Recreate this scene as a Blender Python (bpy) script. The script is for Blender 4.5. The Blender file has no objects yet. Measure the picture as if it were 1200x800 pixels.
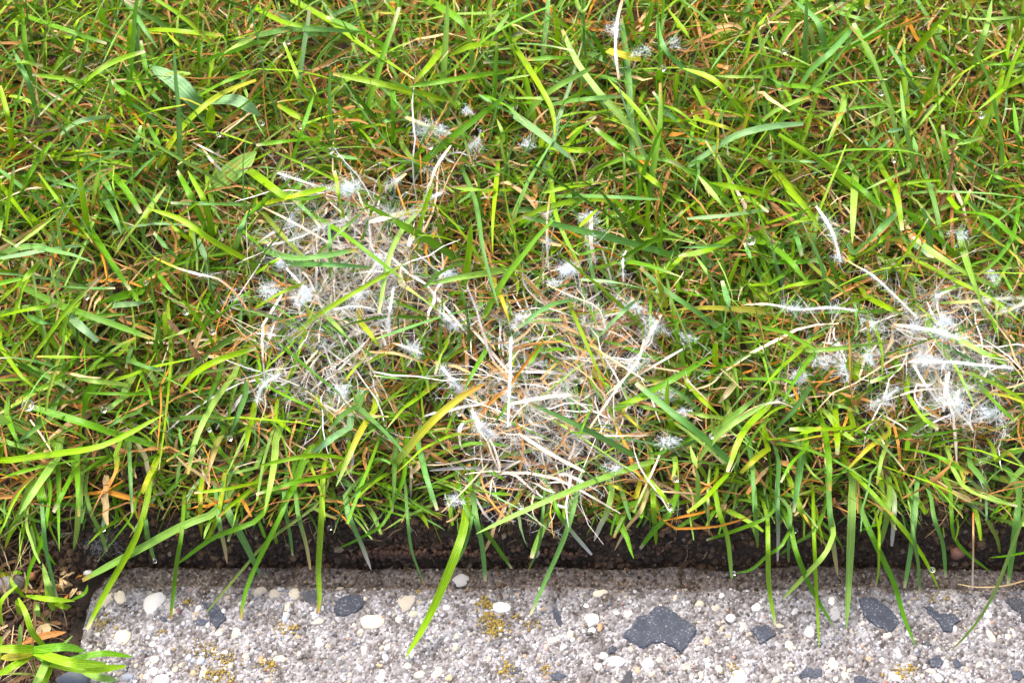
import bpy, math, random
import numpy as np

# ------------------------------------------------------------------ scene, camera, light
scene = bpy.context.scene
COL = scene.collection
rng = np.random.default_rng(7)
random.seed(7)

PITCH = math.radians(28.0)            # tilt of the view from straight down
FWD = np.array([0, math.sin(PITCH), -math.cos(PITCH)])
UPV = np.array([0, math.cos(PITCH), math.sin(PITCH)])
K = 36.0 / 50.0 / 1200.0
CAM = -0.66 * (FWD - 290 * K * UPV)   # the kerb's rear arris lies along y = 0, z = 0

cam_d = bpy.data.cameras.new('camera')
cam_d.lens = 50.0
cam_d.sensor_width = 36.0
cam_d.clip_start = 0.01
cam_d.clip_end = 200.0
cam_d.dof.use_dof = True
cam_d.dof.focus_distance = 0.652
cam_d.dof.aperture_fstop = 20.0
cam = bpy.data.objects.new('camera', cam_d)
COL.objects.link(cam)
cam.location = CAM
cam.rotation_euler = (PITCH, 0, 0)
scene.camera = cam

SUN_EL, SUN_AZ = math.radians(58), math.radians(-35)   # azimuth from +y towards +x
world = bpy.data.worlds.new('World')
scene.world = world
world.use_nodes = True
wn = world.node_tree
wn.nodes.clear()
sky = wn.nodes.new('ShaderNodeTexSky')
sky.sky_type = 'NISHITA'
sky.sun_disc = False
sky.sun_elevation = SUN_EL
sky.sun_rotation = SUN_AZ
sky.air_density = 1.0
sky.dust_density = 7.0
sky.ozone_density = 0.6
bg = wn.nodes.new('ShaderNodeBackground')
bg.inputs['Strength'].default_value = 0.12
wo = wn.nodes.new('ShaderNodeOutputWorld')
wn.links.new(sky.outputs[0], bg.inputs[0])
wn.links.new(bg.outputs[0], wo.inputs[0])

sun_d = bpy.data.lights.new('sun', 'SUN')
sun_d.energy = 1.5
sun_d.angle = math.radians(28)
sun_d.color = (1.0, 0.965, 0.90)
sun = bpy.data.objects.new('sun', sun_d)
COL.objects.link(sun)
sun.location = (0, 0, 3)
sun.rotation_euler = (math.pi / 2 - SUN_EL, 0, math.pi - SUN_AZ)

scene.view_settings.view_transform = 'Standard'
scene.view_settings.look = 'None'
scene.view_settings.gamma = 1.0
scene.view_settings.exposure = 1.56
scene.cycles.max_bounces = 8
scene.cycles.diffuse_bounces = 3
scene.cycles.transmission_bounces = 6
scene.cycles.transparent_max_bounces = 8

# ------------------------------------------------------------------ helpers
def unproj(px, py, z):
    """point of the place seen at photo pixel px,py at height z (arrays allowed)"""
    px = np.asarray(px, float); py = np.asarray(py, float); z = np.asarray(z, float)
    d = FWD + (px - 600)[..., None] * K * np.array([1.0, 0, 0]) - (py - 400)[..., None] * K * UPV
    t = (z - CAM[2]) / d[..., 2]
    return CAM + d * t[..., None]

def tile_pts(tile, s):
    r, c = int(tile[0]), int(tile[1])
    return np.array([[float(v) for v in p.split(',')] for p in s.split()]) / 4 + np.array([300 * c, 200 * r])

def new_obj(name, me, mat=None, parent=None, loc=None):
    o = bpy.data.objects.new(name, me)
    COL.objects.link(o)
    if me is not None and mat is not None and len(me.materials) == 0:
        me.materials.append(mat)
    if parent is not None:
        o.parent = parent
    if loc is not None:
        o.location = loc
    return o

def tag(o, label=None, cat=None, group=None, kind=None):
    if label: o['label'] = label
    if cat: o['category'] = cat
    if group: o['group'] = group
    if kind: o['kind'] = kind
    return o

def raw_mesh(name, V, F, col=None, bl=None, smooth=True):
    """mesh from arrays; F is an (n,3) or (n,4) array"""
    V = np.asarray(V, np.float32).reshape(-1, 3)
    F = np.asarray(F, np.int32)
    me = bpy.data.meshes.new(name)
    k = F.shape[1]
    me.vertices.add(len(V))
    me.vertices.foreach_set('co', V.ravel())
    me.loops.add(F.size)
    me.loops.foreach_set('vertex_index', F.ravel())
    me.polygons.add(len(F))
    me.polygons.foreach_set('loop_start', np.arange(0, F.size, k, dtype=np.int32))
    me.polygons.foreach_set('loop_total', np.full(len(F), k, np.int32))
    me.polygons.foreach_set('use_smooth', np.full(len(F), smooth, bool))
    if col is not None:
        a = me.attributes.new('col', 'FLOAT_COLOR', 'POINT')
        c4 = np.ones((len(V), 4), np.float32)
        c4[:, :3] = np.asarray(col, np.float32).reshape(-1, 3)
        a.data.foreach_set('color', c4.ravel())
    if bl is not None:
        a = me.attributes.new('bl', 'FLOAT_VECTOR', 'POINT')
        a.data.foreach_set('vector', np.asarray(bl, np.float32).ravel())
    me.update(calc_edges=True)
    me.validate()
    return me

def norm(a):
    return a / np.maximum(np.linalg.norm(a, axis=-1, keepdims=True), 1e-9)

def vnoise(x, y, seed=0):
    """smooth value noise on arrays"""
    xi = np.floor(x).astype(np.int64); yi = np.floor(y).astype(np.int64)
    xf = x - xi; yf = y - yi
    xf = xf * xf * (3 - 2 * xf); yf = yf * yf * (3 - 2 * yf)
    def h(a, b):
        n = (a * 374761393 + b * 668265263 + seed * 974634777) & 0x7fffffff
        n = ((n ^ (n >> 13)) * 1274126177) & 0x7fffffff
        return ((n ^ (n >> 16)) & 0xffff) / 65535.0
    return (h(xi, yi) * (1 - xf) + h(xi + 1, yi) * xf) * (1 - yf) + (h(xi, yi + 1) * (1 - xf) + h(xi + 1, yi + 1) * xf) * yf

def fbm(x, y, seed=0, octv=4):
    s = 0; a = 0.5
    for i in range(octv):
        s = s + a * vnoise(x * 2 ** i, y * 2 ** i, seed + i * 17)
        a *= 0.5
    return s

def resample(P, n):
    """Catmull-Rom through P (m,d) resampled to n points evenly by chord length"""
    P = np.asarray(P, float)
    if len(P) == 2:
        t = np.linspace(0, 1, n)[:, None]
        return P[0] * (1 - t) + P[1] * t
    Q = np.vstack([2 * P[0] - P[1], P, 2 * P[-1] - P[-2]])
    out = []
    for i in range(1, len(Q) - 2):
        t = np.linspace(0, 1, 16, endpoint=False)[:, None]
        p0, p1, p2, p3 = Q[i - 1], Q[i], Q[i + 1], Q[i + 2]
        out.append(0.5 * (2 * p1 + (p2 - p0) * t + (2 * p0 - 5 * p1 + 4 * p2 - p3) * t ** 2 + (3 * p1 - p0 - 3 * p2 + p3) * t ** 3))
    out = np.vstack(out + [P[-1:]])
    L = np.concatenate([[0], np.cumsum(np.linalg.norm(np.diff(out, axis=0), axis=1))])
    s = np.linspace(0, L[-1], n)
    return np.stack([np.interp(s, L, out[:, k]) for k in range(out.shape[1])], 1)

def ribbons(C, W, roll, fold, col, rnd, twist=None, azim=None):
    """C (N,S,3) centre lines, W (N,S) widths, roll (N,), fold (N,), col (N,S,3), rnd (N,)
    -> vertices, quads, colours, blade coordinates (3 points across)"""
    N, S, _ = C.shape
    T = norm(np.gradient(C, axis=1))
    if azim is None:
        ch = C[:, -1] - C[:, 0]
        azim = np.arctan2(ch[:, 1], ch[:, 0])
    side0 = np.stack([-np.sin(azim), np.cos(azim), np.zeros(N)], -1)[:, None, :].repeat(S, 1)
    side0 = norm(side0 - T * np.sum(side0 * T, -1, keepdims=True))
    nor0 = np.cross(T, side0)
    r = roll[:, None] + (0 if twist is None else twist[:, None] * np.linspace(0, 1, S)[None, :])
    side = np.cos(r)[..., None] * side0 + np.sin(r)[..., None] * nor0
    nor = np.cross(T, side)
    h = W[..., None] * 0.5
    V = np.stack([C - side * h, C - nor * (fold[:, None, None] * h), C + side * h], 2)     # N,S,3,3
    base = (np.arange(N) * S * 3)[:, None, None]
    i = np.arange(S - 1)[None, :, None] * 3
    j = np.arange(2)[None, None, :]
    a = base + i + j
    F = np.stack([a, a + 1, a + 4, a + 3], -1).reshape(-1, 4)
    Cc = np.repeat(col[:, :, None, :], 3, 2)
    L = np.concatenate([np.zeros((N, 1)), np.cumsum(np.linalg.norm(np.diff(C, axis=1), axis=-1), 1)], 1)
    B = np.zeros((N, S, 3, 3))
    B[..., 0] = np.array([-1, 0, 1.0])[None, None, :]
    B[..., 1] = L[:, :, None] * 100
    B[..., 2] = rnd[:, None, None]
    return V.reshape(-1, 3), F, Cc.reshape(-1, 3), B.reshape(-1, 3)

# ------------------------------------------------------------------ materials
def node_mat(name):
    m = bpy.data.materials.new(name)
    m.use_nodes = True
    nt = m.node_tree
    nt.nodes.clear()
    out = nt.nodes.new('ShaderNodeOutputMaterial')
    return m, nt, out

def N_(nt, t, **kw):
    n = nt.nodes.new(t)
    for k, v in kw.items():
        setattr(n, k, v)
    return n

def math_(nt, op, a, b=None, c=None):
    n = nt.nodes.new('ShaderNodeMath'); n.operation = op
    for i, v in enumerate((a, b, c)):
        if v is None: continue
        if isinstance(v, (int, float)): n.inputs[i].default_value = v
        else: nt.links.new(v, n.inputs[i])
    return n.outputs[0]

def mixc(nt, fac, a, b, blend='MIX'):
    n = nt.nodes.new('ShaderNodeMix'); n.data_type = 'RGBA'; n.blend_type = blend
    for s, v in ((n.inputs['Factor'], fac), (n.inputs[6], a), (n.inputs[7], b)):
        if isinstance(v, (int, float)): s.default_value = v
        elif isinstance(v, tuple): s.default_value = (*v, 1)
        else: nt.links.new(v, s)
    return n.outputs[2]

def leaf_material(name, rough, transl, stripe, dew, spec=0.5):
    m, nt, out = node_mat(name)
    L = nt.links.new
    ac = N_(nt, 'ShaderNodeAttribute', attribute_name='col')
    ab = N_(nt, 'ShaderNodeAttribute', attribute_name='bl')
    sp = N_(nt, 'ShaderNodeSeparateXYZ'); L(ab.outputs['Vector'], sp.inputs[0])
    u, v, r = sp.outputs
    cv = N_(nt, 'ShaderNodeCombineXYZ')
    L(math_(nt, 'MULTIPLY', u, 2.2), cv.inputs[0]); L(math_(nt, 'MULTIPLY', v, 0.9), cv.inputs[1]); L(math_(nt, 'MULTIPLY', r, 97.0), cv.inputs[2])
    nz = N_(nt, 'ShaderNodeTexNoise'); nz.inputs['Scale'].default_value = 1.6; nz.inputs['Detail'].default_value = 4; L(cv.outputs[0], nz.inputs['Vector'])
    # veins run the length of the blade
    vein = math_(nt, 'SINE', math_(nt, 'ADD', math_(nt, 'MULTIPLY', u, 15.0), math_(nt, 'MULTIPLY', nz.outputs[0], 2.0)))
    val = math_(nt, 'ADD', 1.0, math_(nt, 'MULTIPLY', vein, stripe))
    val = math_(nt, 'MULTIPLY', val, math_(nt, 'ADD', 0.55, math_(nt, 'MULTIPLY', nz.outputs[0], 0.9)))
    # pale midrib
    rib = math_(nt, 'SUBTRACT', 1.0, math_(nt, 'MINIMUM', 1.0, math_(nt, 'MULTIPLY', math_(nt, 'ABSOLUTE', u), 5.0)))
    val = math_(nt, 'ADD', val, math_(nt, 'MULTIPLY', rib, stripe * 1.6))
    cs = N_(nt, 'ShaderNodeCombineXYZ')
    for i in range(3): L(val, cs.inputs[i])
    c = mixc(nt, 1.0, ac.outputs['Color'], cs.outputs[0], 'MULTIPLY')
    geo = N_(nt, 'ShaderNodeNewGeometry')
    if dew:
        n2 = N_(nt, 'ShaderNodeTexNoise'); n2.inputs['Scale'].default_value = 1500.0; n2.inputs['Detail'].default_value = 1
        L(geo.outputs['Position'], n2.inputs['Vector'])
        n3 = N_(nt, 'ShaderNodeTexNoise'); n3.inputs['Scale'].default_value = 30.0
        L(geo.outputs['Position'], n3.inputs['Vector'])
        d = math_(nt, 'MULTIPLY', math_(nt, 'SMOOTH_MIN', 1.0, math_(nt, 'MAXIMUM', 0.0, math_(nt, 'MULTIPLY', math_(nt, 'SUBTRACT', n2.outputs[0], 0.54), 9.0)), 0.01),
                  math_(nt, 'MAXIMUM', 0.0, math_(nt, 'SUBTRACT', math_(nt, 'MULTIPLY', n3.outputs[0], 1.6), 0.6)))
        d = math_(nt, 'MULTIPLY', d, math_(nt, 'MULTIPLY', r, dew))
        c = mixc(nt, d, c, (0.55, 0.68, 0.60))
    bp = N_(nt, 'ShaderNodeBump'); bp.inputs['Strength'].default_value = 0.35; bp.inputs['Distance'].default_value = 0.0004
    L(val, bp.inputs['Height'])
    p = N_(nt, 'ShaderNodeBsdfPrincipled')
    L(c, p.inputs['Base Color']); p.inputs['Roughness'].default_value = rough; p.inputs['Specular IOR Level'].default_value = spec
    L(bp.outputs[0], p.inputs['Normal'])
    t = N_(nt, 'ShaderNodeBsdfTranslucent')
    tc = mixc(nt, 1.0, c, (1.25, 1.15, 0.55), 'MULTIPLY'); L(tc, t.inputs['Color'])
    mx = N_(nt, 'ShaderNodeMixShader'); mx.inputs[0].default_value = transl
    L(p.outputs[0], mx.inputs[1]); L(t.outputs[0], mx.inputs[2]); L(mx.outputs[0], out.inputs[0])
    return m

M_GRASS = leaf_material('grass_leaf', 0.40, 0.24, 0.15, 0.5, 0.30)
M_STRAW = leaf_material('dead_straw', 0.62, 0.18, 0.12, 0.0, 0.3)

def mould_material():
    m, nt, out = node_mat('mould_thread')
    d = N_(nt, 'ShaderNodeBsdfDiffuse'); d.inputs[0].default_value = (0.80, 0.85, 0.92, 1)
    t = N_(nt, 'ShaderNodeBsdfTranslucent'); t.inputs[0].default_value = (0.80, 0.85, 0.92, 1)
    mx = N_(nt, 'ShaderNodeMixShader'); mx.inputs[0].default_value = 0.5
    nt.links.new(d.outputs[0], mx.inputs[1]); nt.links.new(t.outputs[0], mx.inputs[2]); nt.links.new(mx.outputs[0], out.inputs[0])
    return m
M_MOULD = mould_material()

def water_material():
    m, nt, out = node_mat('dew_water')
    p = N_(nt, 'ShaderNodeBsdfPrincipled')
    p.inputs['Base Color'].default_value = (1, 1, 1, 1); p.inputs['Roughness'].default_value = 0.0
    p.inputs['IOR'].default_value = 1.33; p.inputs['Transmission Weight'].default_value = 1.0
    nt.links.new(p.outputs[0], out.inputs[0])
    return m
M_WATER = water_material()

def stone_material(name, scale=900.0, var=0.35, rough=0.8, bump=0.5, film=0.0):
    """colour from the 'col' attribute or the object's colour, with mineral grain"""
    m, nt, out = node_mat(name)
    L = nt.links.new
    ac = N_(nt, 'ShaderNodeObjectInfo')
    geo = N_(nt, 'ShaderNodeNewGeometry')
    n = N_(nt, 'ShaderNodeTexNoise'); n.inputs['Scale'].default_value = scale; n.inputs['Detail'].default_value = 5; n.inputs['Roughness'].default_value = 0.7
    L(geo.outputs['Position'], n.inputs['Vector'])
    n2 = N_(nt, 'ShaderNodeTexNoise'); n2.inputs['Scale'].default_value = scale * 0.22; n2.inputs['Detail'].default_value = 3
    L(geo.outputs['Position'], n2.inputs['Vector'])
    f = math_(nt, 'ADD', 1.0 - var, math_(nt, 'MULTIPLY', math_(nt, 'ADD', n.outputs[0], n2.outputs[0]), var))
    cs = N_(nt, 'ShaderNodeCombineXYZ')
    for i in range(3): L(f, cs.inputs[i])
    c = mixc(nt, 1.0, ac.outputs['Color'], cs.outputs[0], 'MULTIPLY')
    if film:      # thin film of cement and mineral flecks
        n4 = N_(nt, 'ShaderNodeTexNoise'); n4.inputs['Scale'].default_value = 1100; n4.inputs['Detail'].default_value = 3
        L(geo.outputs['Position'], n4.inputs['Vector'])
        k = math_(nt, 'MULTIPLY', math_(nt, 'MAXIMUM', 0.0, math_(nt, 'SUBTRACT', math_(nt, 'ADD', n4.outputs[0], math_(nt, 'MULTIPLY', n2.outputs[0], 0.35)), 0.74)), film)
        c = mixc(nt, math_(nt, 'MINIMUM', 0.8, k), c, (0.30, 0.29, 0.30))
    bp = N_(nt, 'ShaderNodeBump'); bp.inputs['Strength'].default_value = bump; bp.inputs['Distance'].default_value = 0.0006
    L(n.outputs[0], bp.inputs['Height'])
    p = N_(nt, 'ShaderNodeBsdfPrincipled'); p.inputs['Roughness'].default_value = rough; p.inputs['Specular IOR Level'].default_value = 0.3
    L(c, p.inputs['Base Color']); L(bp.outputs[0], p.inputs['Normal']); L(p.outputs[0], out.inputs[0])
    return m
M_SLATE = stone_material('slate_chip', 800, 0.9, 0.6, 1.0, 4.0)
M_PEBBLE = stone_material('pebble', 700, 0.25, 0.6, 0.3)

def attr_material(name, rough=0.9, bump=0.4, scale=1500.0):
    m, nt, out = node_mat(name)
    L = nt.links.new
    ac = N_(nt, 'ShaderNodeAttribute', attribute_name='col')
    geo = N_(nt, 'ShaderNodeNewGeometry')
    n = N_(nt, 'ShaderNodeTexNoise'); n.inputs['Scale'].default_value = scale; n.inputs['Detail'].default_value = 4
    L(geo.outputs['Position'], n.inputs['Vector'])
    f = math_(nt, 'ADD', 0.5, n.outputs[0])
    cs = N_(nt, 'ShaderNodeCombineXYZ')
    for i in range(3): L(f, cs.inputs[i])
    c = mixc(nt, 1.0, ac.outputs['Color'], cs.outputs[0], 'MULTIPLY')
    bp = N_(nt, 'ShaderNodeBump'); bp.inputs['Strength'].default_value = bump; bp.inputs['Distance'].default_value = 0.0005
    L(n.outputs[0], bp.inputs['Height'])
    p = N_(nt, 'ShaderNodeBsdfPrincipled'); p.inputs['Roughness'].default_value = rough; p.inputs['Specular IOR Level'].default_value = 0.3
    L(c, p.inputs['Base Color']); L(bp.outputs[0], p.inputs['Normal']); L(p.outputs[0], out.inputs[0])
    return m
M_GRAIN = attr_material('grit', 0.85)

def soil_material():
    m, nt, out = node_mat('soil')
    L = nt.links.new
    geo = N_(nt, 'ShaderNodeNewGeometry')
    n = N_(nt, 'ShaderNodeTexNoise'); n.inputs['Scale'].default_value = 260; n.inputs['Detail'].default_value = 8; n.inputs['Roughness'].default_value = 0.7
    L(geo.outputs['Position'], n.inputs['Vector'])
    n2 = N_(nt, 'ShaderNodeTexNoise'); n2.inputs['Scale'].default_value = 28; n2.inputs['Detail'].default_value = 3
    L(geo.outputs['Position'], n2.inputs['Vector'])
    r = N_(nt, 'ShaderNodeValToRGB')
    r.color_ramp.elements[0].position = 0.3; r.color_ramp.elements[0].color = (0.018, 0.012, 0.008, 1)
    r.color_ramp.elements[1].position = 0.75; r.color_ramp.elements[1].color = (0.11, 0.066, 0.038, 1)
    L(math_(nt, 'MULTIPLY', math_(nt, 'ADD', n.outputs[0], n2.outputs[0]), 0.5), r.inputs[0])
    bp = N_(nt, 'ShaderNodeBump'); bp.inputs['Strength'].default_value = 0.8; bp.inputs['Distance'].default_value = 0.002
    L(n.outputs[0], bp.inputs['Height'])
    p = N_(nt, 'ShaderNodeBsdfPrincipled'); p.inputs['Roughness'].default_value = 0.75
    L(r.outputs[0], p.inputs['Base Color']); L(bp.outputs[0], p.inputs['Normal']); L(p.outputs[0], out.inputs[0])
    return m
M_SOIL = soil_material()

def concrete_material():
    m, nt, out = node_mat('kerb_concrete')
    L = nt.links.new
    geo = N_(nt, 'ShaderNodeNewGeometry')
    pos = geo.outputs['Position']
    sep = N_(nt, 'ShaderNodeSeparateXYZ'); L(pos, sep.inputs[0])
    # cement paste with fine sand grains: colour per Voronoi cell
    nd = N_(nt, 'ShaderNodeTexNoise'); nd.inputs['Scale'].default_value = 900; L(pos, nd.inputs['Vector'])
    vo = N_(nt, 'ShaderNodeTexVoronoi'); vo.inputs['Scale'].default_value = 760
    ad = N_(nt, 'ShaderNodeVectorMath'); ad.operation = 'MULTIPLY_ADD'
    L(nd.outputs['Color'], ad.inputs[0]); ad.inputs[1].default_value = (0.0007,) * 3; L(pos, ad.inputs[2])
    L(ad.outputs[0], vo.inputs['Vector'])
    sc = N_(nt, 'ShaderNodeSeparateColor'); L(vo.outputs['Color'], sc.inputs[0])
    r = N_(nt, 'ShaderNodeValToRGB')
    e = r.color_ramp.elements
    e[0].position = 0.0; e[0].color = (0.10, 0.092, 0.09, 1)
    e[1].position = 1.0; e[1].color = (0.43, 0.425, 0.445, 1)
    for ps, c in ((0.12, (0.150, 0.144, 0.144)), (0.45, (0.240, 0.233, 0.240)), (0.75, (0.318, 0.312, 0.325))):
        q = e.new(ps); q.color = (*c, 1)
    L(sc.outputs[0], r.inputs[0])
    nb = N_(nt, 'ShaderNodeTexNoise'); nb.inputs['Scale'].default_value = 110; nb.inputs['Detail'].default_value = 6; nb.inputs['Roughness'].default_value = 0.7
    L(pos, nb.inputs['Vector'])
    r2 = N_(nt, 'ShaderNodeValToRGB')
    r2.color_ramp.elements[0].position = 0.36; r2.color_ramp.elements[0].color = (0.40, 0.35, 0.32, 1)
    r2.color_ramp.elements[1].position = 0.60; r2.color_ramp.elements[1].color = (1.12, 1.11, 1.12, 1)
    L(nb.outputs[0], r2.inputs[0])
    c = mixc(nt, 1.0, r.outputs[0], r2.outputs[0], 'MULTIPLY')
    # broad weathering: brown-grey grime in patches
    nw = N_(nt, 'ShaderNodeTexNoise'); nw.inputs['Scale'].default_value = 34; nw.inputs['Detail'].default_value = 5; nw.inputs['Roughness'].default_value = 0.65
    L(pos, nw.inputs['Vector'])
    gw = N_(nt, 'ShaderNodeMapRange'); gw.inputs[1].default_value = 0.50; gw.inputs[2].default_value = 0.68; L(nw.outputs[0], gw.inputs[0])
    c = mixc(nt, math_(nt, 'MULTIPLY', gw.outputs[0], 0.6), c, mixc(nt, 1.0, c, (0.55, 0.49, 0.43), 'MULTIPLY'))
    # earth and algae staining of the rear band, wandering edge
    ns = N_(nt, 'ShaderNodeTexNoise'); ns.inputs['Scale'].default_value = 70; ns.inputs['Detail'].default_value = 5; L(pos, ns.inputs['Vector'])
    yy = math_(nt, 'ADD', sep.outputs[1], math_(nt, 'MULTIPLY', math_(nt, 'SUBTRACT', ns.outputs[0], 0.5), 0.012))
    st = N_(nt, 'ShaderNodeMapRange'); st.inputs[1].default_value = -0.0075; st.inputs[2].default_value = 0.0035; L(yy, st.inputs[0])
    c = mixc(nt, math_(nt, 'MULTIPLY', st.outputs[0], 0.78), c, mixc(nt, 1.0, c, (0.42, 0.33, 0.25), 'MULTIPLY'))
    bp = N_(nt, 'ShaderNodeBump'); bp.inputs['Strength'].default_value = 0.9; bp.inputs['Distance'].default_value = 0.0012
    hh = math_(nt, 'ADD', math_(nt, 'MULTIPLY', vo.outputs['Distance'], -0.6), math_(nt, 'MULTIPLY', nb.outputs[0], 1.2))
    L(hh, bp.inputs['Height'])
    p = N_(nt, 'ShaderNodeBsdfPrincipled'); p.inputs['Roughness'].default_value = 0.88; p.inputs['Specular IOR Level'].default_value = 0.25
    L(c, p.inputs['Base Color']); L(bp.outputs[0], p.inputs['Normal']); L(p.outputs[0], out.inputs[0])
    return m
M_CONC = concrete_material()
# ------------------------------------------------------------------ ground: soil with the cut lawn edge
def soil_height(x, y):
    n = fbm(x * 90, y * 90, 3) - 0.47
    n2 = fbm(x * 14, y * 14, 5) - 0.47
    lip = 0.030 + n2 * 0.012
    s = np.clip((y - (0.012 + n2 * 0.006)) / 0.020, 0, 1)
    z = -0.012 + (lip + 0.004) * s * s * (3 - 2 * s)
    # left of the kerb's end the soil lies level with it and then falls away
    left = np.clip((-0.192 - x) / 0.012, 0, 1)
    zl = -0.006 + 0.024 * np.clip((y + 0.01) / 0.05, 0, 1)
    z = z * (1 - left) + np.maximum(zl, np.where(y > 0.02, z, -1)) * left
    front = np.clip((-0.088 - y) / 0.006, 0, 1)
    z = z * (1 - front) - 0.02 * front
    return z + n * 0.009 * (0.5 + 0.5 * np.clip((0.08 - y) / 0.04, 0, 1))

def make_soil():
    xs = np.concatenate([[-60, -20, -5, -1.5, -0.7], np.arange(-0.40, 0.401, 0.0022), [0.7, 1.5, 5, 20, 60]])
    ys = np.concatenate([[-60, -20, -5, -1.5, -0.5, -0.2], np.arange(-0.11, 0.075, 0.0016), np.arange(0.076, 0.50, 0.005), [0.7, 1.5, 5, 20, 60]])
    X, Y = np.meshgrid(xs, ys)
    Z = soil_height(np.clip(X, -0.5, 0.5), np.clip(Y, -0.3, 0.6))
    # under the kerb the soil stays below its foot
    under = (X > -0.185) & (Y < 0.004) & (Y > -0.083)
    Z = np.where(under, -0.045, Z)
    V = np.stack([X, Y, Z], -1).reshape(-1, 3)
    nx, ny = len(xs), len(ys)
    i = (np.arange(ny - 1)[:, None] * nx + np.arange(nx - 1)[None, :]).ravel()
    F = np.stack([i, i + 1, i + nx + 1, i + nx], 1)
    return tag(new_obj('ground', raw_mesh('ground', V, F), M_SOIL), 'dark moist brown soil under the grass and along the kerb', 'soil', kind='structure')
soil = make_soil()

# unit lumps used for grains, crumbs and pebbles
def ico(sub=1):
    t = (1 + 5 ** 0.5) / 2
    V = norm(np.array([[-1, t, 0], [1, t, 0], [-1, -t, 0], [1, -t, 0], [0, -1, t], [0, 1, t], [0, -1, -t], [0, 1, -t], [t, 0, -1], [t, 0, 1], [-t, 0, -1], [-t, 0, 1]], float))
    F = [[0, 11, 5], [0, 5, 1], [0, 1, 7], [0, 7, 10], [0, 10, 11], [1, 5, 9], [5, 11, 4], [11, 10, 2], [10, 7, 6], [7, 1, 8], [3, 9, 4], [3, 4, 2], [3, 2, 6], [3, 6, 8], [3, 8, 9], [4, 9, 5], [2, 4, 11], [6, 2, 10], [8, 6, 7], [9, 8, 1]]
    V = list(V)
    for _ in range(sub - 1):
        mid = {}; G = []
        def m(a, b):
            k = (min(a, b), max(a, b))
            if k not in mid:
                p = V[a] + V[b]; V.append(p / np.linalg.norm(p)); mid[k] = len(V) - 1
            return mid[k]
        for a, b, c in F:
            ab, bc, ca = m(a, b), m(b, c), m(c, a)
            G += [[a, ab, ca], [b, bc, ab], [c, ca, bc], [ab, bc, ca]]
        F = G
    return np.array(V), np.array(F)
ICO1, ICO1F = ico(1)
ICO2, ICO2F = ico(2)

def lumps(P, R, cols, flat=0.8, jit=0.28):
    """many small uneven lumps in one mesh"""
    n = len(P); k = len(ICO1)
    a = rng.uniform(0, 6.28, n); ca, sa = np.cos(a), np.sin(a)
    D = ICO1[None] * (1 + rng.uniform(-jit, jit, (n, k, 1))) * np.stack([rng.uniform(0.75, 1.3, n), rng.uniform(0.7, 1.1, n), np.full(n, flat)], -1)[:, None, :]
    D = np.stack([D[..., 0] * ca[:, None] - D[..., 1] * sa[:, None], D[..., 0] * sa[:, None] + D[..., 1] * ca[:, None], D[..., 2]], -1)
    V = P[:, None, :] + D * R[:, None, None]
    F = ICO1F[None] + (np.arange(n) * k)[:, None, None]
    return V.reshape(-1, 3), F.reshape(-1, 3), np.repeat(cols[:, None, :], k, 1).reshape(-1, 3)

KX0, KX1, KY0, KY1, KR = -0.1995, 0.46, -0.080, 0.0125, 0.023
def kerb_sdf(x, y):
    cx, cy = (KX0 + KX1) / 2, (KY0 + KY1) / 2
    qx = np.abs(x - cx) - (KX1 - KX0) / 2 + KR
    qy = np.abs(y - cy) - (KY1 - KY0) / 2 + KR
    return -(np.hypot(np.maximum(qx, 0), np.maximum(qy, 0)) + np.minimum(np.maximum(qx, qy), 0) - KR)
def kerb_height(x, y):
    d = kerb_sdf(x, y) + (fbm(x * 60, y * 60, 11) - 0.47) * 0.0050 + (fbm(x * 18, y * 4, 13, 2) - 0.36) * 0.0055 + (fbm(x * 260, y * 260, 12) - 0.47) * 0.0016
    fine = (fbm(x * 420, y * 420, 21, 3) - 0.44) * 0.0016 + (fbm(x * 70, y * 70, 22, 3) - 0.44) * 0.0012
    band = np.clip((d - 0.0102) / 0.0030, 0, 1); band = band * band * (3 - 2 * band)
    groove = np.exp(-((d - 0.0106) / 0.0009) ** 2) * 0.0011 * (fbm(x * 130, y * 10, 31) > 0.38)
    top = -0.0046 + 0.0002 * np.minimum(d, 0.01) / 0.01 + 0.0046 * band
    edge = np.clip(d / 0.0022, 0, 1)
    z = top - (1 - np.sqrt(1 - (1 - edge) ** 2)) * 0.006 + fine - groove
    return np.where(d > 0, z, -0.06)

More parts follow.
